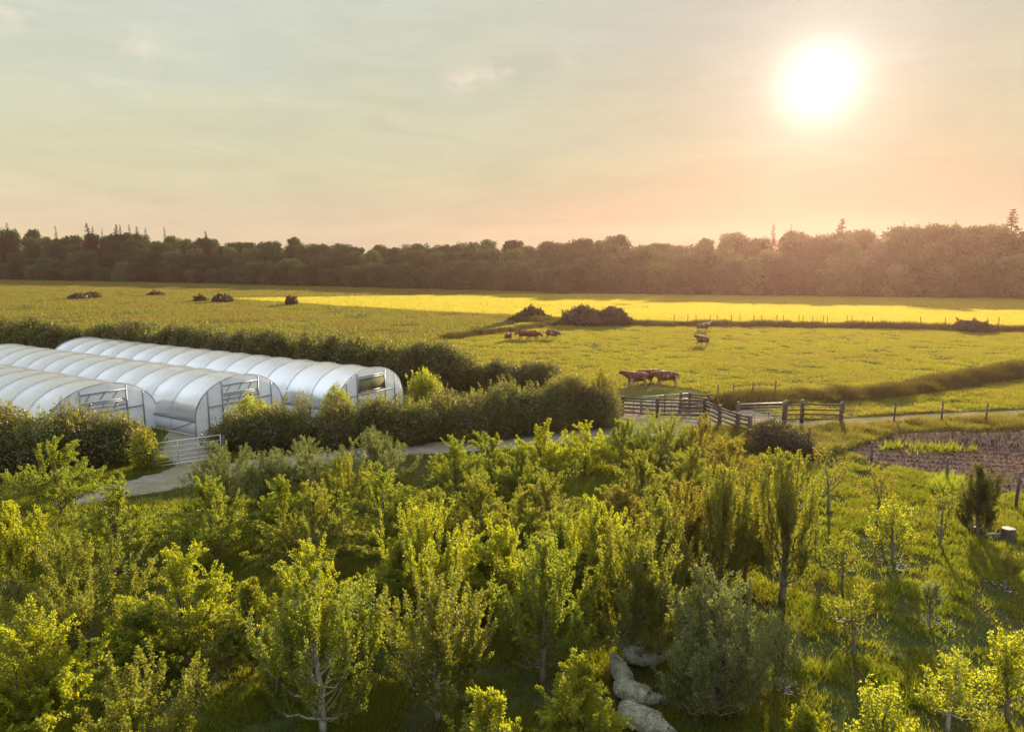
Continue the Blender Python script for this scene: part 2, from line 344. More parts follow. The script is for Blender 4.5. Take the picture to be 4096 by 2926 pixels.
grass('orchard_grass', ORCH_P, 620000, (.05, .25), (.014, .027), GRASS, 3, 1.1, .42, .5, 1.0, on_track, 'long tufted grass under the orchard trees')
PAST_K = px((2470, 1700), (2460, 1560), (2600, 1535), (2780, 1560), (2900, 1590), (3200, 1640), (3230, 1705))
grass('pasture_grass', PAST_P, 360000, (.08, .26), (.05, .12), PAST, 5, 1.7, .28, .7, .8, lambda x, y: in_poly(x, y, PAST_K), 'grazed tussocky grass of the cow pasture')
grass('rough_grass', ROUGH_P, 420000, (.2, .50), (.05, .12), ROUGH, 6, 6.0, .25, .6, .9, None, 'tall rough grass of the ungrazed meadow')
grass('crop_grass', CROP_P, 330000, (.25, .42), (.12, .22), CROP, 7, 14.0, .12, .35, 1.0, None, 'bright yellow green crop in the far field')
grass('strip_grass', STRIP_P, 60000, (.12, .34), (.04, .09), PAST, 8, 1.8, .30, .5, .7, on_track, 'bright grass strip beside the farm track')
grass('pen_side_grass', px((2760, 1720), (3000, 1712), (3250, 1712), (3600, 1695), (4300, 1655), (4300, 1710), (3620, 1745), (3300, 1830), (2900, 1800)), 60000, (.2, .55), (.03, .06), ROUGH, 9, 1.2, .28, .4, .6, lambda x, y: on_track(x, y, .9), 'straw coloured long grass along the track edge')
grass('soil_weeds', px((3510, 1800), (3600, 1782), (3800, 1790), (3960, 1800), (3850, 1815), (3650, 1820)), 700, (.1, .6), (.04, .08), GRASS, 10, .6, .45, .4, .3, None, 'bright weeds growing across the tilled soil')
grass('gate_verge_grass', px((380, 1935), (500, 1915), (640, 1895), (700, 1865), (660, 1830), (420, 1860)), 9000, (.08, .28), (.02, .04), GRASS, 12, .7, .2, .4, .3, None, 'short grass verge below the dark hedge')
grass('tunnel_side_grass', [(-46, 36), (-22, 33.6), (-14, 38.5), (-8, 43.5), (-2, 46), (4, 47.6), (-36, 72), (-62, 62)], 60000, (.1, .4), (.03, .07), GRASS, 13, 1.5, .3, .4, .6, lambda x, y: on_track(x, y, 1.2), 'grass between and around the polytunnels')

rr = np.random.default_rng(15); P = np.array(SOIL_P); q = np.stack([rr.uniform(P[:, 0].min(), P[:, 0].max(), 60000), rr.uniform(P[:, 1].min(), P[:, 1].max(), 60000)], 1)
q = q[in_poly(q[:, 0], q[:, 1], SOIL_P)]; fur = .5 + .5 * np.sin((q[:, 0] * .25 + q[:, 1]) * 6.28 / .9); q = q[rr.random(len(q)) < .15 + .85 * fur ** 2][:16000]
P = np.hstack([q, rr.uniform(.0, .05, (len(q), 1))]); V, F = leaf_arrays(P, rr.normal(0, 1, P.shape) * [1, 1, .6] + [0, 0, .25], rr.normal(0, .6, P.shape) + [0, 0, 1], rr.uniform(.05, .17, len(P)), rr.uniform(.05, .14, len(P)), .3)
tag(link('soil_clods', np_mesh('soil_clods', V, F), SOIL), 'clods of turned earth in rough furrows on the brown bed', kind='stuff')

# low banks of long grass: a real earth ridge and the grass standing on it
def bank(name, pts, w, h, mat, count, label, seed, gh=(.35, 1.0), earth=None):
    P = np.array(pts); seg = np.linalg.norm(np.diff(P, axis=0), axis=1); s = np.concatenate([[0], np.cumsum(seg)])
    m = max(int(s[-1] / 1.2), 8); q = np.linspace(0, s[-1], m); C = np.stack([np.interp(q, s, P[:, 0]), np.interp(q, s, P[:, 1])], 1)
    T = unit(np.gradient(C, axis=0)); Nn = np.stack([-T[:, 1], T[:, 0]], 1); rr = np.random.default_rng(seed)
    k = 9; cs = np.linspace(-1, 1, k); hh = np.broadcast_to(np.interp(np.linspace(0, 1, m), np.linspace(0, 1, len(np.atleast_1d(h))), np.atleast_1d(h)) if np.ndim(h) else h, (m,)) * (.8 + .4 * vnoise(q / 3, q * 0, seed))
    V = np.zeros((m, k, 3)); V[:, :, :2] = C[:, None] + Nn[:, None] * (cs * w / 2)[None, :, None]
    V[:, :, 2] = hh[:, None] * (np.cos(cs * np.pi) * .5 + .5)[None] * rr.uniform(.9, 1.1, (m, k))
    F = [(i * k + j, (i + 1) * k + j, (i + 1) * k + j + 1, i * k + j + 1) for i in range(m - 1) for j in range(k - 1)]
    me = np_mesh(name, V.reshape(-1, 3), F)
    if me.polygons[0].normal.z < 0: me.flip_normals()
    tag(link(name, me, earth or GROUND), kind='structure')
    i = rr.uniform(0, m - 1.01, count); c = rr.uniform(-1, 1, count); i0 = i.astype(int); fr = (i - i0)[:, None]
    ctr = C[i0] * (1 - fr) + C[i0 + 1] * fr; nn = Nn[i0]; z = (hh[i0] * (1 - fr[:, 0]) + hh[i0 + 1] * fr[:, 0]) * (np.cos(c * np.pi) * .5 + .5)
    base = np.hstack([ctr + nn * (c * w / 2)[:, None], z[:, None] - .02])
    cl = vnoise(base[:, 0] / 1.6, base[:, 1] / 1.6, seed + 3); bh = rr.uniform(*gh, count) * (.4 + cl); a = rr.uniform(0, 2 * np.pi, count)
    sc = base[:, 1] / 60; sdv = np.stack([np.cos(a), np.sin(a), np.zeros(count)], 1) * (rr.uniform(.04, .09, count) * np.clip(sc, 1, 3))[:, None] / 2
    tip = base + np.stack([rr.normal(0, .25, count) * bh, rr.normal(0, .25, count) * bh, bh], 1)
    V = np.stack([base - sdv, base + sdv, tip], 1).reshape(-1, 3)
    tag(link(name + '_grass', np_mesh(name, V, np.arange(count * 3).reshape(-1, 3)), mat), label, kind='stuff')
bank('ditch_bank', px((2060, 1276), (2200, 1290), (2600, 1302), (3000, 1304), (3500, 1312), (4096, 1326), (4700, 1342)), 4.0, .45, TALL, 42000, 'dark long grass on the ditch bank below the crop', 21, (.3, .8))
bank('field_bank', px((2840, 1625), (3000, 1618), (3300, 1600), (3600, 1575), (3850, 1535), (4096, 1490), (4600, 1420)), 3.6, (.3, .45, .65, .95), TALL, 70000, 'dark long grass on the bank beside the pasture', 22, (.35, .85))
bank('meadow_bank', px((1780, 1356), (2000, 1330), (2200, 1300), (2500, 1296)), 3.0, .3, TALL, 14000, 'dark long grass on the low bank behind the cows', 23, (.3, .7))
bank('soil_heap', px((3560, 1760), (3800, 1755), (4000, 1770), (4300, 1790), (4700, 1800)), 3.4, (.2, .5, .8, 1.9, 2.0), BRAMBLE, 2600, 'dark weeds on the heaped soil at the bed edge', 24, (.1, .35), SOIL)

# ------------------------------------------------------------------ trees
def bez(a, b, c, n):
    t = np.linspace(0, 1, n)[:, None]; return (1 - t) ** 2 * a + 2 * t * (1 - t) * b + t ** 2 * c
KIND = {   # limbs, shoots per limb, upright bias, shoot length, leaf spacing, trunk share, control style, leaf length
    'vase':   dict(nl=24, ns=11, up=1.35, sl=.20, sp=.0086, tr=.12, out=.70, low=.20, leaf=.055, env=.38, nz=.38, spire=.22),
    'spread': dict(nl=26, ns=12, up=.75, sl=.18, sp=.0084, tr=.10, out=.50, low=.48, leaf=.055, env=.55, nz=.42, spire=.12),
    'dense':  dict(nl=38, ns=13, up=1.0, sl=.17, sp=.0090, tr=.06, out=.68, low=.25, leaf=.050, env=.45, nz=.42, spire=.12),
    'column': dict(nl=28, ns=9, up=1.9, sl=.19, sp=.0095, tr=.14, out=.75, low=.18, leaf=.055, env=.24, nz=.32, spire=.20),
    'sparse': dict(nl=9, ns=6, up=1.2, sl=.20, sp=.026, tr=.30, out=.55, low=.35, leaf=.062, env=.35, nz=.35, spire=.12),
    'willow': dict(nl=34, ns=13, up=.7, sl=.17, sp=.0100, tr=.05, out=.55, low=.40, leaf=.064, env=.55, nz=.45, spire=.12),
    'round':  dict(nl=18, ns=9, up=1.0, sl=.18, sp=.022, tr=.24, out=.55, low=.30, leaf=.066, env=.40, nz=.40, spire=.12),
}
def make_tree(name, loc, h, w, kind, mat, seed, bark=BARK, label=None, cat='fruit tree', group=None, leaves=1.0, big=1.0):
    K = KIND[kind]; rr = np.random.default_rng(seed); root = empty(name, (*loc, 0), 0)
    tag(root, label, cat, group)
    tb = MB(); th = K['tr'] * h; lean = rr.normal(0, .05, 2) * h
    top = np.array([lean[0], lean[1], h * .72]); ctrl = np.array([lean[0] * .2 + rr.normal(0, .05), rr.normal(0, .05), h * .35])
    ax = bez(np.array([0, 0, -.05]), ctrl, top, 9); r0 = .022 * h + .01
    tb.tube(ax, np.linspace(r0, r0 * .18, 9), 7)
    LP, LD = [], []
    Rr = w / 2
    for i in range(K['nl']):
        f = (i + rr.random()) / K['nl']; st = th / h / .72 * .9 + f * .5; st = min(st, .95) if i % 4 != 1 else th / h / .72 * .95
        s = ax[int(st * 8)] * (1 - (st * 8 % 1)) + ax[min(int(st * 8) + 1, 8)] * (st * 8 % 1)
        ph = i * 2.4 + rr.normal(0, .35); rad = Rr * (rr.uniform(.5, 1.0) if i < K['nl'] * .78 else rr.uniform(.05, .4)) * (1 - .35 * max(0, f - .5))
        zt = h * (1 - K['env'] * (rad / Rr) ** 1.6) * rr.uniform(.72, .96) * (.86 if kind == 'spread' and f < .4 else 1)
        if i % 4 == 1 and kind in ('vase', 'dense', 'round', 'column'): zt *= rr.uniform(.34, .62); rad = Rr * rr.uniform(.6, .98)
        zt = max(zt, s[2] * .8 + .1) if kind != 'spread' else max(zt * (.55 + .45 * f), .22 * h)
        e = np.array([math.cos(ph) * rad + lean[0] * .6, math.sin(ph) * rad + lean[1] * .6, zt])
        c = np.array([s[0] + (e[0] - s[0]) * K['out'], s[1] + (e[1] - s[1]) * K['out'], s[2] + (e[2] - s[2]) * K['low'] + (0.12 * h if kind == 'spread' else 0)])
        B = bez(s, c, e, 7); B[1:-1] += rr.normal(0, .018 * h, (5, 3)); rl = r0 * rr.uniform(.22, .36)
        tb.tube(B, np.linspace(rl, rl * .22, 7), 5)
        nb_ = int(np.linalg.norm(e - s) / K['sp'] * .75 * leaves); tt = rr.uniform(.12, .999, nb_) * 6; k1 = tt.astype(int); fr = (tt - k1)[:, None]; off = unit(rr.normal(0, 1, (nb_, 3)))
        LP.append(B[k1] * (1 - fr) + B[k1 + 1] * fr + off * rr.random((nb_, 1)) * .10); LD.append(off + np.array([0, 0, .3]))
        for j in range(K['ns']):
            t = .25 + .75 * (j + rr.random()) / K['ns'] if j else 1.0
            q = min(t, .999) * 6; k0 = int(q); o = B[k0] * (1 - (q - k0)) + B[k0 + 1] * (q - k0); tg = unit(B[k0 + 1] - B[k0])
            outw = np.array([o[0], o[1], 0]); outw = outw / (np.linalg.norm(outw) + .3)
            tip_ = j == 0 and rr.random() < .6
            d = unit(tg * .6 + np.array([0, 0, K['up'] + (1.6 if tip_ else 0)]) + outw * .30 + rr.normal(0, K['nz'], 3)); ln = h * K['sl'] * rr.uniform(.45, 1.25) if not tip_ else h * K['spire'] * rr.uniform(.7, 1.3)
            e2 = o + d * ln
            if e2[2] > h: e2[2] = h - rr.random() * .05 * h
            if e2[2] < .12 * h: continue
            droop = np.array([0, 0, .06 * h if kind == 'spread' else 0.0])
            sh = bez(o, (o + e2) / 2 + droop + rr.normal(0, .02 * h, 3), e2, 5)
            if j % 2 == 0: tb.tube(sh, np.linspace(rl * .3, .004, 5), 3, False)
            nlv = max(int(ln / (K['sp']) * leaves * 1.35), 3); tt = rr.random(nlv) ** .8 * 4; k1 = np.minimum(tt.astype(int), 3); fr = (tt - k1)[:, None]
            P = sh[k1] * (1 - fr) + sh[k1 + 1] * fr; rad_ = .035 + .055 * (1 - tt / 4)
            off = unit(rr.normal(0, 1, (nlv, 3))); LP.append(P + off * (rr.random((nlv, 1)) * rad_[:, None])); LD.append(off * .9 + d * .6 + np.array([0, 0, -.15]))
    P = np.vstack(LP); D = np.vstack(LD); nrm = rr.normal(0, 1, P.shape) + np.array([0, 0, .7]); n_ = len(P)
    sz = K['leaf'] * rr.uniform(.7, 1.3, n_) * big
    V, F = leaf_arrays(P, D, nrm, sz, sz * (.36 if kind == 'willow' else .62))
    V[:, 2] = np.maximum(V[:, 2], .03)
    tb.build('trunk', bark, root); link('crown', np_mesh('crown', V, F), LEAF[mat] if isinstance(mat, str) else mat, root)
    return root

K2 = 4096 / 2273.0
TREES = [   # x, y of the tip in the overview picture, height m, width there, kind, leaf, bark, label
    (702, 1262, 3.95, 245, 'vase', 'mg', 'p', 'big fruit tree of many upright shoots with a pale trunk cut by the bottom edge'),
    (968, 1255, 3.75, 205, 'vase', 'ol', 'p', 'fruit tree with pale lower trunk and one curved shoot reaching out to the right'),
    (1205, 1200, 3.75, 195, 'vase', 'mg', 'b', 'fruit tree with tall narrow spires standing left of the dense bush behind the sheep'),
    (1400, 1158, 3.9, 155, 'vase', 'ol', 'b', 'upright olive fruit tree directly behind the line of sheep'),
    (1596, 1265, 3.6, 232, 'dense', 'gg', 'b', 'large dense grey green bushy tree standing right beside the sheep'),
    (1755, 1006, 4.8, 150, 'column', 'ol', 'b', 'tallest slender fruit tree with a long bare trunk beside open grass'),
    (1608, 1033, 4.4, 135, 'column', 'ol', 'b', 'narrow columnar fruit tree just left of the tallest slender one'),
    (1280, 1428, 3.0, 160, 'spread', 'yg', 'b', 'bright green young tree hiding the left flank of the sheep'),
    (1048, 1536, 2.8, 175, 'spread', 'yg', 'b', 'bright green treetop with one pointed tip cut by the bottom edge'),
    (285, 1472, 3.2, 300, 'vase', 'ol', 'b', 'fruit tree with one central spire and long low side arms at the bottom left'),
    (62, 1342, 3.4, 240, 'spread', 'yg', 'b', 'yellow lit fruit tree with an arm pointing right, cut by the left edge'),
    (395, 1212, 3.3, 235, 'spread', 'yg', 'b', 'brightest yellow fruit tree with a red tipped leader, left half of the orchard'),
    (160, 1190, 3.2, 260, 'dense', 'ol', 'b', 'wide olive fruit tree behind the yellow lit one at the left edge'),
    (240, 1063, 3.3, 195, 'spread', 'mg', 'b', 'leaning green fruit tree in front of the gateway path end'),
    (120, 970, 3.4, 190, 'spread', 'mg', 'b', 'broad domed green tree in front of the dark hedge by the gate'),
    (14, 1103, 3.2, 120, 'vase', 'yg', 'b', 'upright yellow green tree at the left edge below the dark hedge'),
    (470, 1056, 3.2, 190, 'spread', 'mg', 'b', 'dark hearted fruit tree alone in shaded grass below the gate'),
    (690, 1073, 3.2, 225, 'spread', 'ol', 'b', 'loose olive fruit tree with three spires in the middle of the left rows'),
    (690, 1213, 3.4, 255, 'spread', 'yg', 'b', 'yellow lit fruit tree with flat arms just behind the pale trunked one'),
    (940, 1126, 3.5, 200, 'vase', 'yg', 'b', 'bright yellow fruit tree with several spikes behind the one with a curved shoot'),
    (850, 1030, 3.0, 180, 'spread', 'mg', 'b', 'green fruit tree with deep shade under its right side near the bare path'),
    (832, 950, 2.8, 150, 'willow', 'gg', 'b', 'grey green willowy bush at the orchard edge just left of the bare path'),
    (690, 970, 2.8, 185, 'willow', 'gg', 'b', 'domed grey green bush in front of the dark hedge near the gate'),
    (500, 978, 2.9, 140, 'willow', 'gg', 'b', 'silvery bush standing against the right end of the metal gate'),
    (1012, 972, 3.0, 140, 'spread', 'mg', 'b', 'round topped green tree just right of the bare path'),
    (1096, 955, 2.6, 130, 'spread', 'mg', 'b', 'small fresh green tree against the dark hedge foot, right of the bare path'),
    (1065, 1053, 3.2, 150, 'spread', 'ol', 'b', 'olive fruit tree with thin curved side shoots, middle of the orchard'),
    (1225, 1031, 3.2, 185, 'spread', 'ol', 'b', 'olive fruit tree with a single upright left spike, centre of the orchard'),
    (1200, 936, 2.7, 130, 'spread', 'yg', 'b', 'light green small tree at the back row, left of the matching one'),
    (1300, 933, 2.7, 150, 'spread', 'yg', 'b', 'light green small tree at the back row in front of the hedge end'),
    (1385, 926, 2.6, 130, 'spread', 'mg', 'b', 'green tree below the left end of the cattle pen rails'),
    (1470, 914, 2.7, 150, 'dense', 'mg', 'b', 'dark rounded tree below the middle of the cattle pen rails'),
    (1560, 923, 2.7, 150, 'spread', 'br', 'b', 'bronze tinted tree below the corner post of the cattle pen'),
    (1630, 963, 2.8, 150, 'spread', 'br', 'b', 'bronze tinted broad tree left of the dark round bush'),
    (1525, 983, 3.0, 140, 'spread', 'ol', 'b', 'olive tree with dark clumps in front of the bronze tinted pair'),
    (1425, 1000, 3.2, 150, 'spread', 'ol', 'b', 'olive tree with a dark leafy tuft below the dark rounded tree'),
    (1325, 1096, 3.6, 105, 'vase', 'yg', 'b', 'lone bright green tree with a forked top in the middle of the orchard'),
    (1132, 1143, 3.3, 185, 'spread', 'yg', 'b', 'green tree with one orange tipped leader behind the narrow spired tree'),
    (1482, 1100, 3.8, 115, 'column', 'ol', 'b', 'narrow upright tree between the columnar one and the olive one behind the sheep'),
    (1530, 1065, 3.4, 130, 'vase', 'br', 'b', 'bronze green tree behind the narrow upright pair'),
    (1255, 1138, 3.0, 140, 'spread', 'mg', 'b', 'low arching green tree beside the lone bright forked one'),
    (1850, 985, 3.0, 115, 'sparse', 'br', 'b', 'thin leaning tree with a bare forked trunk beside the wire fence'),
    (1957, 1025, 2.7, 85, 'sparse', 'br', 'b', 'thin brownish sapling in front of the tilled soil'),
    (1995, 1093, 2.6, 112, 'round', 'yg', 'b', 'round headed yellow green sapling ringed by pale wood chips'),
    (2100, 1076, 2.4, 62, 'sparse', 'ol', 'b', 'skinny sapling between the round headed one and the dark narrow one'),
    (2188, 1031, 2.9, 56, 'vase', 'dk', 'b', 'dark narrow young tree with a straight stem beside the stumps'),
    (1878, 1181, 2.0, 78, 'sparse', 'ol', 'b', 'small thin sapling on open grass right of the tallest slender tree'),
    (1907, 1296, 2.05, 120, 'sparse', 'ol', 'b', 'forked sapling with sparse leaves on open sunlit grass'),
    (1738, 1366, 2.0, 90, 'sparse', 'gg', 'b', 'grey leaved sapling at the right flank of the large dense bush'),
    (2122, 1446, 1.95, 130, 'round', 'yg', 'p', 'bright broad sapling with a pale stem at the bottom right'),
    (1972, 1510, 2.1, 125, 'round', 'yg', 'b', 'bushy yellow green sapling cut by the bottom edge, right part'),
    (2262, 1386, 2.4, 85, 'round', 'yg', 'b', 'yellow green sapling cut by the right edge'),
    (2075, 1288, 1.5, 42, 'sparse', 'gg', 'b', 'tiny nearly bare sapling in the middle of the open grass'),
    (2240, 1215, 1.5, 48, 'sparse', 'ol', 'b', 'tiny sapling with a pale chip ring near the right edge'),
    (1783, 1560, 1.8, 55, 'vase', 'yg', 'b', 'pointed bright shoot tip at the bottom edge right of the dense bush'),
    (6, 1540, 2.0, 70, 'spread', 'yg', 'b', 'small bright branch tip in the bottom left corner'),
    (552, 1288, 2.6, 130, 'spread', 'ol', 'b', 'low olive tree between the two brightest yellow ones'),
    (958, 1083, 2.8, 140, 'spread', 'ol', 'b', 'olive tree behind the bright yellow spiked one'),
    (612, 1062, 2.6, 100, 'spread', 'mg', 'b', 'slim green tree with long shoots behind the loose olive one'),
    (1165, 1098, 2.8, 120, 'spread', 'ol', 'b', 'olive tree filling the gap left of the single spiked one'),
    (1388, 1062, 3.0, 120, 'spread', 'br', 'b', 'bronze tree behind the lone bright forked one'),
    (868, 1192, 2.8, 130, 'spread', 'mg', 'b', 'green tree between the pale trunked tree and the yellow spiked one'),
    (1662, 1095, 3.0, 100, 'spread', 'br', 'b', 'bronze tree at the orchard edge between the two columnar trees'),
    (770, 1010, 2.8, 110, 'vase', 'ol', 'b', 'spiky olive tree in front of the two grey green bushes'),
    (590, 1000, 2.6, 110, 'willow', 'gg', 'b', 'low silvery bush between the gate bush and the domed grey one'),
    (1150, 985, 2.7, 100, 'spread', 'mg', 'b', 'shaded green tree behind the olive one in the orchard centre'),
    (300, 1330, 2.4, 150, 'spread', 'mg', 'b', 'low shaded green tree beside the brightest yellow one'),
    (1075, 1230, 2.0, 80, 'spread', 'yg', 'b', 'low yellow shrub in the grass between the two spired front trees'),
]
for i, (ox, oy, h, ow, kind, leaf, bk, label) in enumerate(TREES):
    u, v = ox * K2, oy * K2; x, y = at(u, v, h); dist = math.hypot(y, H - h)
    w = ow * K2 * dist / FPX * (1.0 if kind in ('column', 'sparse', 'round') else (1.12 if oy > 1250 else 1.27))
    small = h < 2.75 and (kind in ('sparse', 'round') or oy > 1280) or leaf == 'dk'
    make_tree('sapling' if small else ('willow_bush' if kind == 'willow' else 'fruit_tree'), (x, y), h * 1.02, w, kind, leaf, 100 + i, PALEBARK if bk == 'p' else BARK, label,
              'sapling' if small else ('bush' if kind == 'willow' else 'fruit tree'), None, (.8 if kind == 'round' else 1.0) if h > 2.4 or kind == 'round' else 1.4, 1.0)
    TREES[i] = (x, y)

# pale wood chips round the saplings
rr = np.random.default_rng(9); cp = []
for u, v, r_ in ((3577, 2262, .55), (3360, 2470, .4), (3740, 2495, .55), (4030, 2350, .6), (4060, 2700, .55), (3155, 2755, .35), (3580, 2620, .3)):
    x, y = at(u, v); a = rr.uniform(0, 6.28, 60); q = r_ * np.sqrt(rr.uniform(.02, 1, 60)); cp.append(np.stack([x + np.cos(a) * q, y + np.sin(a) * q, rr.uniform(.03, .10, 60)], 1))
cp = np.vstack(cp); V, F = leaf_arrays(cp, rr.normal(0, 1, cp.shape) * [1, 1, .3], rr.normal(0, .4, cp.shape) + [0, 0, 1], .11, .05, .02)
tag(link('wood_chips', np_mesh('wood_chips', V, F), surf('wood_chip', (.24, .21, .16), (.38, .34, .28), 8, .9, 0)), 'pale wood chips ringing the young trees', kind='stuff')

# ------------------------------------------------------------------ hedges and bushes
def blob_leaves(blobs, per_m2, size, rr, inner=.35):
    Ps, Ns = [], []
    for (cx, cy, cz, rx, ry, rz) in blobs:
        area = 4 * math.pi * ((rx * ry + ry * rz + rx * rz) / 3); n_ = int(area * per_m2)
        d = unit(rr.normal(0, 1, (n_, 3))); lump = .82 + .30 * vnoise(d[:, 0] * 2.6 + cx * 3, d[:, 2] * 2.6 + d[:, 1] * 1.7 + cy * 3, 4)
        depth = np.where(rr.random(n_) < inner, rr.uniform(.3, .9, n_), rr.normal(1.0, .07, n_)) * lump
        Ps.append(np.array([cx, cy, cz]) + d * depth[:, None] * np.array([rx, ry, rz])); Ns.append(d)
    P = np.vstack(Ps); Nn = np.vstack(Ns); ok = P[:, 2] > .02; P, Nn = P[ok], Nn[ok]; n_ = len(P)
    s = size * rr.uniform(.6, 1.4, n_)
    return leaf_arrays(P, rr.normal(0, 1, P.shape) + np.array([0, 0, .3]), Nn + rr.normal(0, .7, P.shape), s, s * .62)
def sprigs(blobs, n_, hgt, rr, leaf):
    LP, LD = [], []
    for _ in range(n_):
        cx, cy, cz, rx, ry, rz = blobs[rr.integers(len(blobs))]; a = rr.uniform(0, 6.28); q = math.sqrt(rr.random()) * .85
        o = np.array([cx + math.cos(a) * q * rx, cy + math.sin(a) * q * ry, cz + rz * math.sqrt(1 - q * q) * .9]); d = unit(np.array([rr.normal(0, .3), rr.normal(0, .3), 1.0])); ln = hgt * rr.uniform(.4, 1.2)
        m = int(ln / .02); t = rr.random(m)[:, None]; off = unit(rr.normal(0, 1, (m, 3))); LP.append(o + d * ln * t + off * .07 * (1.2 - t)); LD.append(off + d * .5)
    P = np.vstack(LP); s = leaf * rr.uniform(.6, 1.3, len(P)); return leaf_arrays(P, np.vstack(LD), rr.normal(0, 1, P.shape), s, s * .6)
def foliage(V, F, tips, mat, tipmat, root):
    n0 = len(F)
    if tips: F = np.vstack([F, tips[1] + len(V)]); V = np.vstack([V, tips[0]])
    me = np_mesh('foliage', V, F); me.materials.append(mat); me.materials.append(tipmat)
    mi = np.zeros(len(F), np.int32); mi[n0:] = 1; me.polygons.foreach_set('material_index', mi); link('foliage', me, None, root)
def hedge(name, pts, hs, w, label, seed, per=170, leaf=.10, mat=None, tipmat=None, nsprig=120, cat='hedge', step=.75, sprig_h=.55):
    rr = np.random.default_rng(seed); P = np.array(pts); sg = np.concatenate([[0], np.cumsum(np.linalg.norm(np.diff(P, axis=0), axis=1))]); blobs = []
    q = 0.0; ctr = P[0]; root = empty(name, (*P[0], 0)); tag(root, label, cat)
    while q <= sg[-1]:
        x = np.interp(q, sg, P[:, 0]) - P[0][0]; y = np.interp(q, sg, P[:, 1]) - P[0][1]; h = np.interp(q, sg, hs) * rr.uniform(.72, 1.10)
        for k in range(2):
            bx, by = x + rr.normal(0, w * .16), y + rr.normal(0, w * .16); r_ = w / 2 * rr.uniform(.55, 1.05)
            blobs.append((bx, by, h * .42, r_, r_, h * .46)); blobs.append((bx + rr.normal(0, .3), by + rr.normal(0, .3), h - r_ * rr.uniform(.45, .7), r_ * rr.uniform(.55, .85), r_ * rr.uniform(.55, .85), r_ * rr.uniform(.5, .75)))
        q += step * rr.uniform(.8, 1.2)
    V, F = blob_leaves(blobs, per, leaf, rr)
    foliage(V, F, sprigs(blobs, nsprig, sprig_h, rr, leaf * .9) if nsprig else None, mat or HEDGE, tipmat or HEDGE_Y, root); return root
def bush(name, xy, h, w, label, seed, cat='bush', mat=None, tipmat=None, per=150, leaf=.1, nsprig=20, n_=7, group=None, sprig_h=.4):
    rr = np.random.default_rng(seed); root = empty(name, (*xy, 0)); tag(root, label, cat, group); blobs = []
    for i in range(n_):
        a = i * 2.4; q = w * .28 * math.sqrt(i / n_); r_ = w * rr.uniform(.2, .32); hh = h * (1 - (.35 if w < 2 * h else .68) * (i / n_)) * rr.uniform(.85, 1)
        blobs.append((math.cos(a) * q, math.sin(a) * q, hh * .5, r_, r_, hh * .52))
    V, F = blob_leaves(blobs, per, leaf, rr); foliage(V, F, sprigs(blobs, nsprig, sprig_h, rr, leaf * .9) if nsprig else None, mat or HEDGE, tipmat or HEDGE_Y, root)
    MB().tube([(0, 0, -.05), (.03, .02, h * .3), (0, 0, h * .7)], [.06, .045, .015], 6).build('stem', DARKBARK, root); return root
hedge('hedge', px((-500, 1905), (-100, 1895), (200, 1885), (420, 1868), (560, 1846)), (2.9, 2.9, 2.8, 2.7, 2.4), 2.4, 'dark leafy hedge between the path and the polytunnels, left of the metal gate', 31, 190, .10, None, None, 480, sprig_h=.7)
hedge('hedge', px((900, 1800), (1100, 1795), (1500, 1775), (1900, 1752), (2200, 1728), (2440, 1705)), (2.0, 2.25, 2.35, 2.9, 3.2, 3.2), 2.5, 'long dark hedge from the gate to the cattle pen', 32, 180, .10, None, None, 620, sprig_h=.7)
hedge('hedge', px((-600, 1425), (0, 1440), (600, 1470), (1100, 1510), (1500, 1535), (1800, 1555)), (4.3, 4.3, 4.2, 4.2, 4.0, 3.3), 3.0, 'far dark hedge running behind the polytunnels', 33, 95, .15, None, None, 420, sprig_h=.9)
hedge('hedge', px((1870, 1545), (2000, 1552), (2200, 1560)), (2.6, 2.6, 2.2), 2.4, 'short dark hedge behind the long one, ending in the pasture', 34, 100, .14, None, None, 26)
def at_top(u, v, h): return at(u, v, h)
bush('hedge_shrub', at_top(1345, 1530, 3.3), 3.3, 2.3, 'rounded fresh green shrub rising from the long hedge beside the end tunnel', 41, 'shrub', LEAF['mg'], LEAF['yg'], 200, .10, 26)
bush('hedge_shrub', at_top(1700, 1470, 3.7), 3.7, 3.0, 'tall light green shrub rising from the long hedge past the end tunnel', 42, 'shrub', LEAF['ol'], LEAF['yg'], 170, .10, 40, sprig_h=.8)
bush('hedge_shrub', at_top(1000, 1560, 3.0), 3.0, 2.6, 'pale green shrub in front of the middle tunnel at the gate end of the hedge', 43, 'shrub', LEAF['ol'], LEAF['yg'], 170, .10, 36)
bush('hedge_shrub', at_top(2408, 1455, 3.9), 3.9, 2.0, 'pointed brownish shrub at the pen end of the long hedge', 44, 'shrub', LEAF['br'], LEAF['br'], 150, .10, 22, sprig_h=.7)
bush('hedge_shrub', at_top(1225, 1312, 4.9), 4.9, 2.4, 'taller shrub standing out of the far hedge behind the end tunnel', 45, 'shrub', None, None, 90, .15, 14, sprig_h=.8)
bush('hedge_shrub', at_top(565, 1690, 2.5), 2.5, 1.5, 'bronze tinted shrub at the gate end of the dark hedge', 46, 'shrub', LEAF['ol'], LEAF['br'], 170, .09, 22)
bush('round_bush', at(3090, 1800), 1.9, 3.4, 'dark round bush beside the wire fence and the cattle pen', 51, 'bush', BRAMBLE, LEAF['br'], 190, .09, 20, sprig_h=.3)
bush('round_bush', at(3175, 1822), 1.5, 2.6, 'lower dark bush leaning against the round one by the wire fence', 52, 'bush', BRAMBLE, LEAF['br'], 190, .09, 12, sprig_h=.3)
bush('bramble', at(2130, 1278), 2.3, 6.0, 'smaller dark bramble mound at the edge of the yellow crop', 53, 'bramble', BRAMBLE, BRAMBLE, 50, .3, 30, 9, sprig_h=.7)
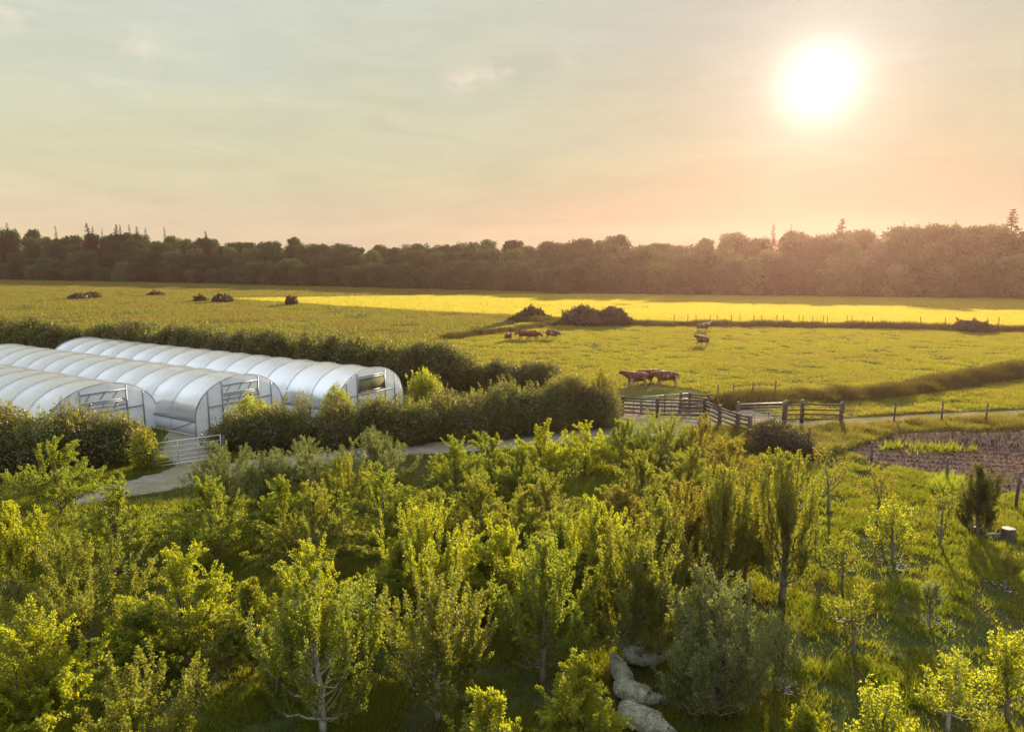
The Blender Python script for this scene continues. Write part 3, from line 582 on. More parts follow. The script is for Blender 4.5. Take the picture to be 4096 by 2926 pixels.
bush('bramble', at(2340, 1298), 3.2, 8.5, 'large dark bramble mound at the edge of the yellow crop', 54, 'bramble', BRAMBLE, BRAMBLE, 50, .3, 40, 11, sprig_h=.7)
bush('bramble', at(2450, 1300), 3.0, 7.0, 'sloping dark bramble mound joined to the large one', 55, 'bramble', BRAMBLE, BRAMBLE, 50, .3, 30, 9, sprig_h=.7)
bush('bramble', at(3900, 1325), 1.6, 7.0, 'low dark bramble on the ditch bank near the right edge', 56, 'bramble', BRAMBLE, BRAMBLE, 50, .3, 22, 9, sprig_h=.7)
for u, v, h, w, s_, lb in ((315, 1196, 1.9, 9, 61, 'dark low bush in the rough meadow, left one of the touching pair'), (368, 1192, 2.1, 8, 62, 'dark low bush in the rough meadow, right one of the touching pair'), (806, 1205, 1.6, 6, 63, 'small dark bush left of the tip of the yellow crop'), (888, 1209, 2.3, 8, 64, 'dark bush at the pointed tip of the yellow crop'), (1167, 1220, 2.6, 5, 65, 'upright dark bush between rough meadow and yellow crop'), (625, 1181, 1.3, 8, 66, 'faint low bush far out in the rough meadow')):
    bush('meadow_bush', at(u, v), h * .8, w * .72, lb, s_, 'bush', BRAMBLE, TALL, 22, .45, 12, 7, sprig_h=.8)
grass('tree_shade_weeds', px((3720, 1965), (3780, 1935), (3860, 1945), (3870, 1990), (3780, 2010)), 1800, (.4, .8), (.03, .06), LEAF['mg'], 14, .5, .1, .35, .2, None, 'clump of dark weeds beside the fence and the soil')

# ------------------------------------------------------------------ woodland
def wood_tree(seed, h, w, low, n_leaf, name='woodland_tree'):
    rr = np.random.default_rng(seed); root = empty(name); tb = MB()
    tb.tube([(0, 0, -.2), (rr.normal(0, .2), rr.normal(0, .2), h * .4), (rr.normal(0, .4), rr.normal(0, .4), h * .85)], [h * .016 + .08, h * .012 + .05, .05], 6)
    cl = []
    for i in range(40):
        z = low + (h - low) * (i + rr.random()) / 40; f = (z - low) / (h - low); rad = w / 2 * math.sqrt(max(0.0, 1 - (abs(f - .45) / .58) ** 2.2)) * rr.uniform(.25, .95); a = i * 2.4 + rr.normal(0, .5)
        rc = w * rr.uniform(.13, .22); cl.append((math.cos(a) * rad, math.sin(a) * rad, min(z, h - rc * .8), rc))
        if i % 3 == 0: tb.tube([(0, 0, z * .75), (cl[-1][0] * .6, cl[-1][1] * .6, z * .9), cl[-1][:3]], [.09, .06, .03], 4)
    P, Nn = [], []; per = n_leaf // len(cl)
    for (x, y, z, r_) in cl:
        d = unit(rr.normal(0, 1, (per, 3))); P.append(np.array([x, y, z]) + d * r_ * rr.uniform(.5, 1.15, (per, 1)) * np.array([1, 1, .8])); Nn.append(d)
    P = np.vstack(P); Nn = np.vstack(Nn); P[:, 2] = np.clip(P[:, 2], .15, h); s = rr.uniform(.40, .85, len(P)) * (h / 16) ** .4
    V, F = leaf_arrays(P, rr.normal(0, 1, P.shape), Nn + rr.normal(0, .5, P.shape), s, s * .75)
    link('trunk', tb.mesh('trunk'), DARKBARK, root); link('crown', np_mesh('crown', V, F), WOOD, root); return root
def spruce(seed, h, w):
    rr = np.random.default_rng(seed); root = empty('spruce'); tb = MB(); tb.tube([(0, 0, -.2), (0, 0, h * .6), (0, 0, h)], [h * .013 + .05, .1, .02], 6)
    P, D = [], []
    SZ = []
    for i in range(30):
        f = (i + .5) / 30; z = h * (.18 + .82 * f); rad = w / 2 * (1 - f) ** .95 * rr.uniform(.65, 1.2) + .03
        for j in range(max(6, int(13 * (1 - f) + 2))):
            a = rr.uniform(0, 6.28); e = np.array([math.cos(a), math.sin(a), -.30]) * rad * rr.uniform(.6, 1.1); m = max(5, int(14 * (1 - f) + 4)); t = rr.uniform(.05, 1, (m, 1))
            P.append(np.array([0, 0, z]) + e * t + rr.normal(0, .09 * (1 - f) + .015, (m, 3))); D.append(np.tile(unit(e), (m, 1)) + rr.normal(0, .4, (m, 3))); SZ.append(np.full(m, .42 + .58 * (1 - f)))
    P = np.vstack(P); s = rr.uniform(.36, .75, len(P)) * (w / 5) * np.concatenate(SZ); V, F = leaf_arrays(P, np.vstack(D), rr.normal(0, .4, P.shape) + [0, 0, 1], s, s * .6)
    link('trunk', tb.mesh('trunk'), DARKBARK, root); link('crown', np_mesh('crown', V, F), FIR, root); return root
protos = [wood_tree(200 + i, 16, (13, 15, 12, 14, 11, 16)[i], (1, .8, 2, .5, 1.5, 1)[i], 9000) for i in range(6)]
edge = [wood_tree(230 + i, 10, (10, 12, 9)[i], .2, 3800, 'woodland_edge_tree') for i in range(3)]
used = set()
def place(proto, x, y, h, wmul, rz, label, cat, group=None):
    base = 16.0 if proto in protos else (10.0 if proto in edge else 16.0)
    o = proto if proto.name not in used else copy_tree(proto); used.add(proto.name)
    o.location = (x, y, 0); s = h / base; o.scale = (s * wmul, s * wmul, s); o.rotation_euler = (0, 0, rz)
    tag(o, label, cat, group); return o
FRONT = [(-500, 1117), (0, 1120), (350, 1125), (700, 1132), (1350, 1148), (2048, 1167), (2750, 1180), (3400, 1188), (4096, 1198), (4500, 1204)]
TOP = [(-300, 905), (0, 915), (300, 930), (500, 935), (700, 935), (800, 955), (950, 968), (1040, 972), (1150, 950), (1250, 965), (1340, 975), (1450, 982), (1560, 985), (1690, 968), (1790, 985), (1900, 972), (1990, 958), (2150, 972), (2300, 965), (2400, 950), (2500, 938), (2600, 962), (2660, 978), (2750, 960), (2850, 932), (3000, 935), (3090, 925), (3200, 935), (3300, 915), (3400, 925), (3500, 925), (3650, 905), (3800, 905), (3950, 892), (4096, 885), (4400, 880)]
FW = np.array([at(u, v) for u, v in FRONT]); sg = np.concatenate([[0], np.cumsum(np.linalg.norm(np.diff(FW, axis=0), axis=1))])
def topv(u): return np.interp(u, [t[0] for t in TOP], [t[1] for t in TOP])
rw = random.Random(77); LBL = 'broadleaf tree in the dark wood beyond the fields'; LBE = 'low leafy tree along the dark front edge of the wood'
def wood_row(off, spacing, hfun, src, label, group, wm):
    q = 2.0
    while q < sg[-1]:
        x = np.interp(q, sg, FW[:, 0]) + rw.gauss(0, 1.2); y = np.interp(q, sg, FW[:, 1]) + off + rw.gauss(0, off * .08 + .5)
        u = 2048 + FPX * x / (y * math.cos(PITCH) + H * math.sin(PITCH))
        if -260 < u < 4360:
            h = hfun(u, x, y); place(src[rw.randrange(len(src))], x, y, h, wm * rw.uniform(.85, 1.2) * (16 / max(h, 10) if src is protos else 1), rw.uniform(0, 6.28), label, 'tree', group)
        q += spacing * rw.uniform(.75, 1.25) * (1.0 + .7 * (np.interp(q, sg, FW[:, 1]) - 190) / 200)
def hrow(frac, jit):   # jit: how far below the skyline profile a tree may stay, photo pixels
    def f(u, x, y):
        v = topv(u) + rw.uniform(0, jit) * (1 if rw.random() < .7 else .2); return max(depth_at(u, v, y)[1] * frac, 7)
    return f
wood_row(3, 5.4, lambda u, x, y: rw.uniform(6.5, 10.5) + (2.5 if u > 2300 else 0), edge, LBE, 'low trees along the front of the wood', 1.0)
wood_row(9, 7.0, hrow(.66, 90), protos, LBL, 'broadleaf trees of the wood', .85)
wood_row(22, 8.0, hrow(.89, 60), protos, LBL, 'broadleaf trees of the wood', .9)
wood_row(40, 7.0, hrow(1.03, 36), protos, LBL, 'broadleaf trees of the wood', .95)
sp = [spruce(260 + i, 16, (5.2, 4.4, 6.4)[i]) for i in range(3)]
SL = 'thin spruce spire rising above the wood on the far side of the polytunnels'
for k, (ou, ov, wd, lb) in enumerate(((14, 494, 1, 'spruce at the left edge rising above the wood'), (122, 500, .8, SL), (192, 495, 1, SL), (205, 502, .9, SL), (226, 508, .8, SL), (257, 497, .9, SL), (266, 498, .8, SL), (286, 497, .9, SL), (303, 502, .8, SL), (322, 506, .9, SL), (364, 503, .8, SL), (456, 512, .8, SL),
        (1718, 496, 1.0, 'bushy spruce on the skyline below and left of the sun'), (1757, 497, .7, 'thin crooked spruce on the skyline below the sun'), (1870, 484, 1.4, 'wide topped pine on the skyline right below the sun'), (2008, 492, .8, 'small spruce on the skyline right of the sun'), (2122, 488, .8, 'spruce spire left of the tallest skyline one'), (2250, 463, 1.4, 'tallest spruce at the right end of the wood'), (2062, 492, .7, 'second small spruce on the skyline right of the sun'))):
    u, v = ou * K2, ov * K2; fy = np.interp(u, [p_[0] for p_ in FRONT], [at(*p_)[1] for p_ in FRONT]) + 46; x, z = depth_at(u, v, fy)
    place(sp[k % 3], x, fy, z, wd * 1.05, k * 1.3, lb, 'spruce', 'spruce spires above the wood' if lb == SL else None)

# ------------------------------------------------------------------ polytunnels
def film(name, rough, bump, blue_shade=0.0, clear=.12):
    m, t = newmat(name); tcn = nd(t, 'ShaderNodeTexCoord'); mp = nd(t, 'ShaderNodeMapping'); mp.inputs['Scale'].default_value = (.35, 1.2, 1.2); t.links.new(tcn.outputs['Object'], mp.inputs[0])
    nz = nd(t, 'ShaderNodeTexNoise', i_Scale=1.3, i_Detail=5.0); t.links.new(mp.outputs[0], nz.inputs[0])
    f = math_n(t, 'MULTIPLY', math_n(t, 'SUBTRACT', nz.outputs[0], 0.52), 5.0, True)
    col = mix_col(t, f, (.90, .915, .96), (.45, .63, .90) if blue_shade else (.74, .80, .92))  # bluish patches of shading put into the film colour
    df = nd(t, 'ShaderNodeBsdfDiffuse'); tr = nd(t, 'ShaderNodeBsdfTranslucent'); gl = nd(t, 'ShaderNodeBsdfGlossy'); tp = nd(t, 'ShaderNodeBsdfTransparent'); gl.inputs['Roughness'].default_value = rough
    t.links.new(col, df.inputs[0]); t.links.new(col, tr.inputs[0])
    nb = nd(t, 'ShaderNodeTexNoise', i_Scale=5.0, i_Detail=4.0); t.links.new(tcn.outputs['Object'], nb.inputs[0])
    bp = nd(t, 'ShaderNodeBump'); bp.inputs['Strength'].default_value = bump; bp.inputs['Distance'].default_value = .05; t.links.new(nb.outputs[0], bp.inputs['Height'])
    for s_ in (df, gl): t.links.new(bp.outputs[0], s_.inputs['Normal'])
    a = nd(t, 'ShaderNodeMixShader'); a.inputs[0].default_value = .38; t.links.new(df.outputs[0], a.inputs[1]); t.links.new(tr.outputs[0], a.inputs[2])
    fr = nd(t, 'ShaderNodeFresnel'); fr.inputs[0].default_value = 1.6
    b = nd(t, 'ShaderNodeMixShader'); t.links.new(fr.outputs[0], b.inputs[0]); t.links.new(a.outputs[0], b.inputs[1]); t.links.new(gl.outputs[0], b.inputs[2])
    c = nd(t, 'ShaderNodeMixShader'); c.inputs[0].default_value = clear; t.links.new(b.outputs[0], c.inputs[1]); t.links.new(tp.outputs[0], c.inputs[2])
    o = nd(t, 'ShaderNodeOutputMaterial'); t.links.new(c.outputs[0], o.inputs[0]); return m
FILM = film('tunnel_film', .22, .25); FILM_B = film('tunnel_film_blue_shade', .22, .25, 1.0); ENDFILM = film('tunnel_end_film', .2, .3, 0, .16)
BOARD = surf('base_board', (.34, .31, .27), (.46, .43, .38), 4, .85, .3)
SKIRT = film('tunnel_skirt', .35, .3, 0, .05)
HOOP = surf('hoop_steel', (.30, .34, .39), (.38, .42, .47), 5, .6, 0)
VENT = leafmat('vent_mesh', (.30, .27, .15), (.34, .30, .18), (.30, .26, .12), (.34, .30, .15), .4, gloss=0.0)
TW, TH, TS, BAY = 6.5, 3.35, 1.0, 2.42
def arc(n, w=TW, h=TH, s=TS):
    """cross section from the near foot over the ridge to the far foot: (across, up)"""
    a = np.linspace(0, np.pi, n); return np.stack([-np.cos(a) * w / 2, s + np.sin(a) ** .92 * (h - s)], 1)
def tunnel(label, base, nbay, filmmat, door, seed):
    """local x runs from the end that faces the camera back along the tunnel, local y across it"""
    rz = math.atan2(.5187, -.855); root = empty('polytunnel', (*base, 0), rz); tag(root, label, 'polytunnel'); rr = np.random.default_rng(seed)
    k = 25; A = arc(k); sub = 6; m = nbay * sub + 1; V = np.zeros((m, k, 3))
    for i in range(m):
        f = (i % sub) / sub; sag = math.sin(math.pi * f) * .022; bay = i // sub
        V[i, :, 0] = i / sub * BAY; V[i, :, 1] = A[:, 0] * (1 - sag); V[i, :, 2] = TS + (A[:, 1] - TS) * (1 - sag) + 0.0
        V[i, :, 2] += rr.normal(0, .006, k)
    # local y points away from the camera side on the wanted side
    F = [(i * k + j, i * k + j + 1, (i + 1) * k + j + 1, (i + 1) * k + j) for i in range(m - 1) for j in range(k - 1)]
    link('cover', np_mesh('cover', V.reshape(-1, 3), F, True), filmmat, root)
    for i in range(nbay + 1):
        hp = MB(); s_ = 1.012; A2 = arc(21, TW * s_, TH * 1.008)
        P = [(i * BAY, A2[0, 0], 0)] + [(i * BAY, a_, z_) for a_, z_ in A2] + [(i * BAY, A2[-1, 0], 0)]
        hp.tube(P, .028 if i in (0, nbay) else .013, 6); hp.build('hoop', HOOP, root)
    for sgn in (-1, 1):
        sk = MB(); y_ = sgn * (TW / 2 - .01); sk.bar((0, y_, .52), (nbay * BAY, y_, .52), .012, .90); sk.build('side_skirt', SKIRT, root)
        rl = MB(); rl.bar((0, sgn * (TW / 2 + .035), TS), (nbay * BAY, sgn * (TW / 2 + .035), TS), .05, .09); rl.build('side_rail', STEEL, root)
        bd = MB(); bd.bar((0, sgn * (TW / 2 + .035), .08), (nbay * BAY, sgn * (TW / 2 + .035), .08), .04, .14); bd.build('base_board', BOARD, root)
        br = MB(); br.tube([(.05, sgn * (TW / 2 + .03), TS), (1 * BAY, sgn * (TW / 2 + .03), .15)], .02, 5); br.build('brace', STEEL, root)
    for x_ in (0.0, nbay * BAY):
        A3 = arc(25, TW * .985, TH * .99); P = [(-1e-3 + x_, -TW / 2 * .985, 0.02)] + [(x_, a_, z_) for a_, z_ in A3] + [(x_, TW / 2 * .985, 0.02)]
        V = [(x_, 0, .9)] + P; n_ = len(P); F = [(0, i + 1, i + 2, i + 2) for i in range(n_ - 1)] + [(0, n_, 1, 1)]
        me = bpy.data.meshes.new('end_wall'); me.from_pydata(V, [], [f[:3] for f in F]); me.update(); link('end_wall', me, ENDFILM, root)
    fx = -.05; dw = 1.35
    fr_ = MB()
    def topz(y_): return TS + (1 - min(1, abs(y_) / (TW / 2)) ** 2) ** .46 * (TH - TS) - .05
    for y_ in (-dw, dw): fr_.bar((fx, y_, 0), (fx, y_, topz(y_)), .07, .07)
    fr_.bar((fx, -dw, 2.86), (fx, dw, 2.86), .06, .08); fr_.build('door_frame', STEEL, root)
    sp_ = MB(); sp_.bar((fx, dw * 1.75, 0), (fx, dw * 1.75, topz(dw * 1.75)), .06, .06); sp_.bar((fx, -dw * 1.75, 0), (fx, -dw * 1.75, topz(dw * 1.75)), .06, .06); sp_.build('end_post', STEEL, root)
    md = MB(); md.bar((fx - .01, -dw * 1.75, 1.68), (fx - .01, dw * 1.75, 1.68), .05, .07); md.build('end_rail', STEEL, root)
    dr = MB()
    if door:   # closed sliding panel with mesh
        for z_ in (1.86, 2.74): dr.bar((fx - .05, -dw + .05, z_), (fx - .05, dw - .05, z_), .05, .08)
        for y_ in (-dw + .08, 0, dw - .08): dr.bar((fx - .05, y_, 1.86), (fx - .05, y_, 2.74), .05, .08)
        dr.build('vent_frame', STEEL, root); ms = MB(); ms.box((fx - .03, 0, 2.30), (.01, 2 * dw - .2, .84)); ms.build('vent_panel', VENT, root)
    else:      # open vent flaps seen as tilted bars
        for z_, x0 in ((2.30, -.04), (2.20, -.10), (1.95, -.06)): dr.bar((fx + x0, -dw + .05, z_), (fx + x0, dw - .05, z_ + .05), .05, .06)
        for y_ in (-.85, -.1, .75): dr.bar((fx - .02, y_, 2.82), (fx - .20, y_ + .42, 2.50), .04, .05); dr.bar((fx - .06, y_ + .1, 2.25), (fx - .16, y_ + .38, 1.82), .04, .06)
        dr.build('vent_bars', STEEL, root)
    return root
tunnel('clear plastic polytunnel nearest the dark hedge, its end vent bars open', (-24.2, 40.1), 12, FILM, False, 1)
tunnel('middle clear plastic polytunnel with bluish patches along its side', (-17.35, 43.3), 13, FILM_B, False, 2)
tunnel('clear plastic polytunnel farthest back with a brown meshed vent in its end', (-9.6, 46.25), 15, FILM, True, 3)

# ------------------------------------------------------------------ fences, gates, pen
DULL = surf('dull_steel', (.16, .14, .13), (.26, .23, .21), 6, .7, .1)
def fence(name, label, tops, h, rails, rail_mat, rw_, rh_, post=.13, cat='fence', square=True, wire=False, base_given=False):
    P = [np.array((*at(u, v, 0 if base_given else h), 0)) for u, v in tops]; root = empty(name, tuple(P[0])); tag(root, label, cat); o0 = P[0]; rr = random.Random(len(label))
    for p in P:
        m = MB(); q = p - o0; hh = h * rr.uniform(.97, 1.05); lx = rr.gauss(0, .02)
        if square: m.bar((q[0], q[1], -.05), (q[0] + lx, q[1], hh), post, post)
        else: m.tube([(q[0], q[1], -.05), (q[0] + lx * .5, q[1], hh * .5), (q[0] + lx, q[1], hh)], post / 2, 8)
        m.build('post', TIMBER, root)
    for z in rails:
        m = MB()
        for a, b in zip(P[:-1], P[1:]):
            a_, b_ = a - o0, b - o0; t = unit(b_ - a_); sh = np.array([t[1], -t[0], 0]) * (post * .5 + rw_ * .5 + .003)
            if wire: m.tube([a_ + [0, 0, z], (a_ + b_) / 2 + [0, 0, z - .02], b_ + [0, 0, z]], rw_ / 2, 4)
            else: m.bar(a_ + sh + [0, 0, z + rr.gauss(0, .01)], b_ + sh + [0, 0, z + rr.gauss(0, .01)], rw_, rh_)
        m.build('wire' if wire else 'rail', rail_mat, root)
    return root
RAILS = (.28, .55, .82, 1.10, 1.28)
fence('pen_fence', 'long front rail fence of the cattle pen with crossed hurdles behind', ((2490, 1582), (2632, 1590), (2822, 1594)), 1.4, RAILS, TIMBER, .04, .12, .2)
fence('pen_fence', 'rail fence stepping down from the pen corner post toward the orchard', ((2822, 1594), (2882, 1622), (2955, 1648), (3002, 1660)), 1.4, RAILS, TIMBER, .04, .11, .2)
fence('pen_fence', 'short back rail fence of the pen with the grazing field behind', ((2722, 1571), (2758, 1568), (2835, 1576)), 1.4, RAILS, TIMBER, .04, .11, .16)
fence('pen_fence', 'pale thin back rails of the pen below the standing cows', ((2565, 1583), (2660, 1576), (2758, 1568)), 1.3, (.5, .9, 1.25), GALV, .03, .06, .1)
fence('pen_fence', 'short rail fence joining the white topped gate to the wire fence', ((3140, 1606), (3212, 1602), (3368, 1606)), 1.5, (.35, .65, .95, 1.3), TIMBER, .04, .1, .2)
hurdle = MB(); A_ = np.array((*at(2500, 1592, 1.25), 0)); B_ = np.array((*at(2810, 1604, 1.25), 0))
RUST = surf('rusty_steel', (.07, .045, .038), (.14, .09, .07), 6, .8, .2)
hr = empty('pen_hurdle', tuple(A_)); tag(hr, 'metal hurdle with slanted braces standing inside the front pen fence', 'hurdle')
dv = B_ - A_; off = np.array([0, .35, 0])
for z in (.3, .55, .8, 1.02, 1.2): m = MB(); m.tube([off + [0, 0, z], off + dv + [0, 0, z]], .022, 6); m.build('bar', RUST, hr)
for k in range(9):
    p = off + dv * (k / 8); hurdle.tube([p, p + [0, 0, 1.22]], .02, 6)
    if k < 8: hurdle.tube([p + [0, 0, .25], off + dv * ((k + .9) / 8) + [0, 0, 1.18]] if k % 2 else [p + [0, 0, 1.18], off + dv * ((k + .9) / 8) + [0, 0, .25]], .016, 5)
hurdle.build('frame', RUST, hr)
def gate(label, a, b, h, barmat, topmat, nb=6, seed=0, posts=True, posth=1.3):
    a = np.array((*a, 0.)); b = np.array((*b, 0.)); root = empty('field_gate', tuple(a)); tag(root, label, 'gate'); d = b - a; z0 = .15
    for i in range(nb):
        z = z0 + (h - z0) * (i / (nb - 1)) ** 1.15; m = MB(); m.tube([np.array([0, 0, z]), d + [0, 0, z]], .034 if i in (0, nb - 1) else .02, 6); m.build('bar', topmat if i == nb - 1 else barmat, root)
    fr_ = MB()
    for t in (0.012, .35, .65, .988): fr_.tube([d * t + [0, 0, z0 - .05], d * t + [0, 0, h + .02]], .028 if t in (.012, .988) else .018, 6)
    fr_.build('frame', barmat, root)
    if posts:
        for t in (-.03, 1.03): m = MB(); m.tube([d * t + [0, 0, -.05], d * t + [0, 0, posth]], .10, 8); m.build('post', TIMBER, root)
    return root
gate('galvanised metal field gate across the path between the two dark hedges', at(618, 1878), at(890, 1836), 1.35, GALV, GALV, 6)
REDW = surf('gate_top_paint', (.60, .40, .34), (.74, .66, .60), 3, .5, .1)
gate('field gate with a pale pink top bar between the pen and the farm track', at(2958, 1612, 1.45), at(3140, 1607, 1.45), 1.4, DULL, REDW, 8, 1, True, 1.55)
fence('wire_fence', 'wire fence on wooden posts along the edge of the tilled soil and orchard', ((3235, 1818), (3482, 1890), (3782, 1965), (4062, 2035), (4400, 2110)), 1.6, (.25, .5, .75, 1.0, 1.3), DULL, .012, .01, .12, square=False, wire=True, base_given=True)
fence('wire_fence', 'wire fence on wooden posts beside the farm track', ((3370, 1605), (3582, 1608), (3772, 1609), (3950, 1610), (4140, 1611), (4400, 1612)), 1.5, (.3, .6, .9, 1.25), DULL, .012, .01, .11, square=False, wire=True)
fence('wire_fence', 'distant thin post fence between the pasture and the yellow crop', tuple((u, 1290 + max(0, (u - 2500)) * .0115) for u in (2696, 2750, 2783, 2840, 2868, 2925, 2958, 3015, 3046, 3107, 3132, 3195, 3211, 3250, 3292, 3308, 3386, 3405, 3488, 3680, 3780, 3947, 3993, 4096, 4200)), 1.5, (.6, 1.1), DULL, .012, .01, .12, square=False, wire=True, base_given=True)
fence('wire_fence', 'row of thin posts in the dark grass between pasture and gate', ((2870, 1615), (2932, 1612), (3010, 1606), (3098, 1600)), 1.5, (.6, 1.2), DULL, .012, .01, .10, square=False, wire=True, base_given=True)

# stumps and a log beside the dark young tree
STUMPB = surf('stump_bark', (.05, .035, .03), (.12, .085, .07), 7, .9, .8, (1, 1, .3)); CUT = surf('cut_wood', (.42, .36, .27), (.56, .50, .40), 12, .85, .2)
def stump(label, xy, r_, h, seed):
    rr = np.random.default_rng(seed); k = 18; a = np.linspace(0, 2 * np.pi, k, endpoint=False); rad = r_ * (1 + .10 * np.sin(a * 3 + seed) + rr.normal(0, .03, k)); root = empty('tree_stump', (*xy, 0)); tag(root, label, 'stump')
    zs = ((-.03, 1.25), (h * .25, 1.05), (h * .6, 1.0), (h, .96)); V = np.vstack([np.stack([np.cos(a) * rad * s, np.sin(a) * rad * s, np.full(k, z)], 1) for z, s in zs])
    F = [(i * k + j, i * k + (j + 1) % k, (i + 1) * k + (j + 1) % k, (i + 1) * k + j) for i in range(3) for j in range(k)]; link('bark', np_mesh('bark', V, F), STUMPB, root)
    me = bpy.data.meshes.new('cut_face'); me.from_pydata([(x, y, h - .002 + .012 * math.sin(i)) for i, (x, y, z) in enumerate(V[-k:])], [], [tuple(range(k))]); me.update(); link('cut_face', me, CUT, root)
stump('broad tree stump with a pale cut top right of the dark young tree', at(4028, 2150), .24, .40, 3)
stump('lower tree stump left of the dark young tree', at(3915, 2135), .22, .30, 5)
lg = MB(); a_ = np.array((*at(3860, 2112), .12)); b_ = np.array((*at(3905, 2118), .13)); root = empty('log', (a_[0], a_[1], 0)); tag(root, 'short log lying in grass left of the stumps', 'log')
lg.tube([np.array([0, 0, .13]), (b_ - a_) * .5 + [0, .02, .14], (b_ - a_) + [0, 0, .13]], [.13, .125, .12], 10); lg.build('bark', STUMPB, root)
lg = MB(); root = empty('fallen_branch', (*at(3945, 2146), 0)); tag(root, 'pale fallen branch lying between the two stumps', 'branch'); lg.tube([(-.05, 0, .08), (.25, .05, .11), (.6, .02, .08)], [.045, .04, .025], 7); lg.build('wood', PALEBARK, root)

# ------------------------------------------------------------------ animals
def skinned(name, verts, edges, root_i, levels=2):
    me = bpy.data.meshes.new(name); me.from_pydata([v[:3] for v in verts], edges, []); o = bpy.data.objects.new(name, me); COL.objects.link(o)
    sk = o.modifiers.new('skin', 'SKIN'); sk.use_smooth_shade = True
    for i, v in enumerate(verts):
        d = me.skin_vertices[0].data[i]; d.radius = (v[3], v[4] if len(v) > 4 else v[3]); d.use_root = (i == root_i)
    su = o.modifiers.new('sub', 'SUBSURF'); su.levels = levels; su.render_levels = levels
    dg = bpy.context.evaluated_depsgraph_get(); out = bpy.data.meshes.new_from_object(o.evaluated_get(dg)); bpy.data.objects.remove(o); out.name = name; return out
def animal(L_, Hs, head_down, rb, leg_r, fr_=1.0, step=0.0):
    """quadruped along local +x: L_ trunk length, Hs shoulder height; head_down 0..1"""
    zb = Hs - rb; x0 = -L_ / 2; x1 = L_ / 2; nz = lambda s, m: s
    nk = (x1 + .17 * L_, Hs - .02 - .34 * head_down * Hs); hd = (x1 + .31 * L_, Hs + .10 * Hs - .72 * head_down * Hs); mz = (x1 + .46 * L_, hd[1] - .12 * Hs)
    if mz[1] < .06 * Hs: mz = (mz[0], .07 * Hs)
    V = [(0, 0, zb, rb * .98, rb), (x0 * .55, 0, zb + .03 * Hs, rb * .94, rb * .94), (x0 * .98, 0, zb + .07 * Hs, rb * .76, rb * .76), (x1 * .5, 0, zb - .005, rb * .96, rb), (x1 * .92, 0, zb + .03 * Hs, rb * .80, rb * .84),
         (nk[0], 0, nk[1], rb * .52), (hd[0], 0, hd[1], rb * .38), (mz[0], 0, mz[1], rb * .27),
         (x0 * 1.12, 0, zb + .14 * Hs, rb * .14), (x0 * 1.2, 0, zb - .25 * Hs, rb * .07)]
    E = [(0, 1), (1, 2), (0, 3), (3, 4), (4, 5), (5, 6), (6, 7), (2, 8), (8, 9)]
    for s in (-1, 1):
        i = len(V); st = step * s; V += [(x1 * .78, s * rb * .55, zb - rb * .35, leg_r * 1.9), (x1 * .80 + st, s * rb * .55, Hs * .32, leg_r), (x1 * .80 + st * 1.2, s * rb * .55, Hs * .12, leg_r * .72), (x1 * .83 + st * 1.3, s * rb * .55, .015 + leg_r * .7, leg_r * .85)]
        E += [(4, i), (i, i + 1), (i + 1, i + 2), (i + 2, i + 3)]
        i = len(V); V += [(x0 * .72, s * rb * .5, zb - rb * .2, leg_r * 2.3), (x0 * .66 - st, s * rb * .55, Hs * .45, leg_r * 1.3), (x0 * .92 - st, s * rb * .55, Hs * .30, leg_r), (x0 * .88 - st, s * rb * .55, Hs * .12, leg_r * .72), (x0 * .85 - st, s * rb * .55, .015 + leg_r * .7, leg_r * .85)]
        E += [(2, i), (i, i + 1), (i + 1, i + 2), (i + 2, i + 3), (i + 3, i + 4)]
        i = len(V); V += [(hd[0] - .03 * L_, s * rb * .42, hd[1] + .05 * Hs, rb * .10), (hd[0] - .05 * L_, s * rb * .75, hd[1] + .05 * Hs, rb * .07)]; E += [(6, i), (i, i + 1)]
    return V, E
def cowmat(name, base, white, seed, thr):
    m, t = newmat(name); tcn = nd(t, 'ShaderNodeTexCoord'); mp = nd(t, 'ShaderNodeMapping'); mp.inputs['Location'].default_value = (seed, seed * 2, 0); t.links.new(tcn.outputs['Object'], mp.inputs[0])
    nz = nd(t, 'ShaderNodeTexNoise', i_Scale=1.5, i_Detail=2.0); t.links.new(mp.outputs[0], nz.inputs[0]); f = math_n(t, 'MULTIPLY', math_n(t, 'SUBTRACT', nz.outputs[0], thr), 18.0, True)
    sp_ = nd(t, 'ShaderNodeSeparateXYZ'); t.links.new(tcn.outputs['Object'], sp_.inputs[0]); legs = math_n(t, 'MULTIPLY', math_n(t, 'SUBTRACT', 0.62, sp_.outputs[2]), 8.0, True)
    f = math_n(t, 'MAXIMUM', f, legs); c = mix_col(t, f, base, white); p = nd(t, 'ShaderNodeBsdfPrincipled'); t.links.new(c, p.inputs['Base Color']); p.inputs['Roughness'].default_value = .8; p.inputs['Specular IOR Level'].default_value = .15
    o = nd(t, 'ShaderNodeOutputMaterial'); t.links.new(p.outputs[0], o.inputs[0]); return m
HORN = surf('horn', (.4, .36, .28), (.55, .5, .4), 8, .6, 0)
def cow(label, xy, rz, head, seed, thr=.56, base=(.13, .052, .028), scale=1.0, group=None):
    V, E = animal(1.62, 1.38, head, .44, .075, step=.06 * ((seed % 3) - 1)); me = skinned('body', V, E, 0); root = empty('cow', (*xy, 0), rz); tag(root, label, 'cow', group); root.scale = (scale,) * 3
    link('body', me, cowmat('cow_hide', base, (.30, .24, .19), seed * 3.7, thr), root); hd = V[6]; m = MB()
    for s in (-1, 1): m.tube([(hd[0] - .02, s * .10, hd[2] + .11), (hd[0], s * .22, hd[2] + .17), (hd[0] + .03, s * .26, hd[2] + .28)], [.03, .022, .008], 6)
    m.build('horns', HORN, root); ud = MB(); return root
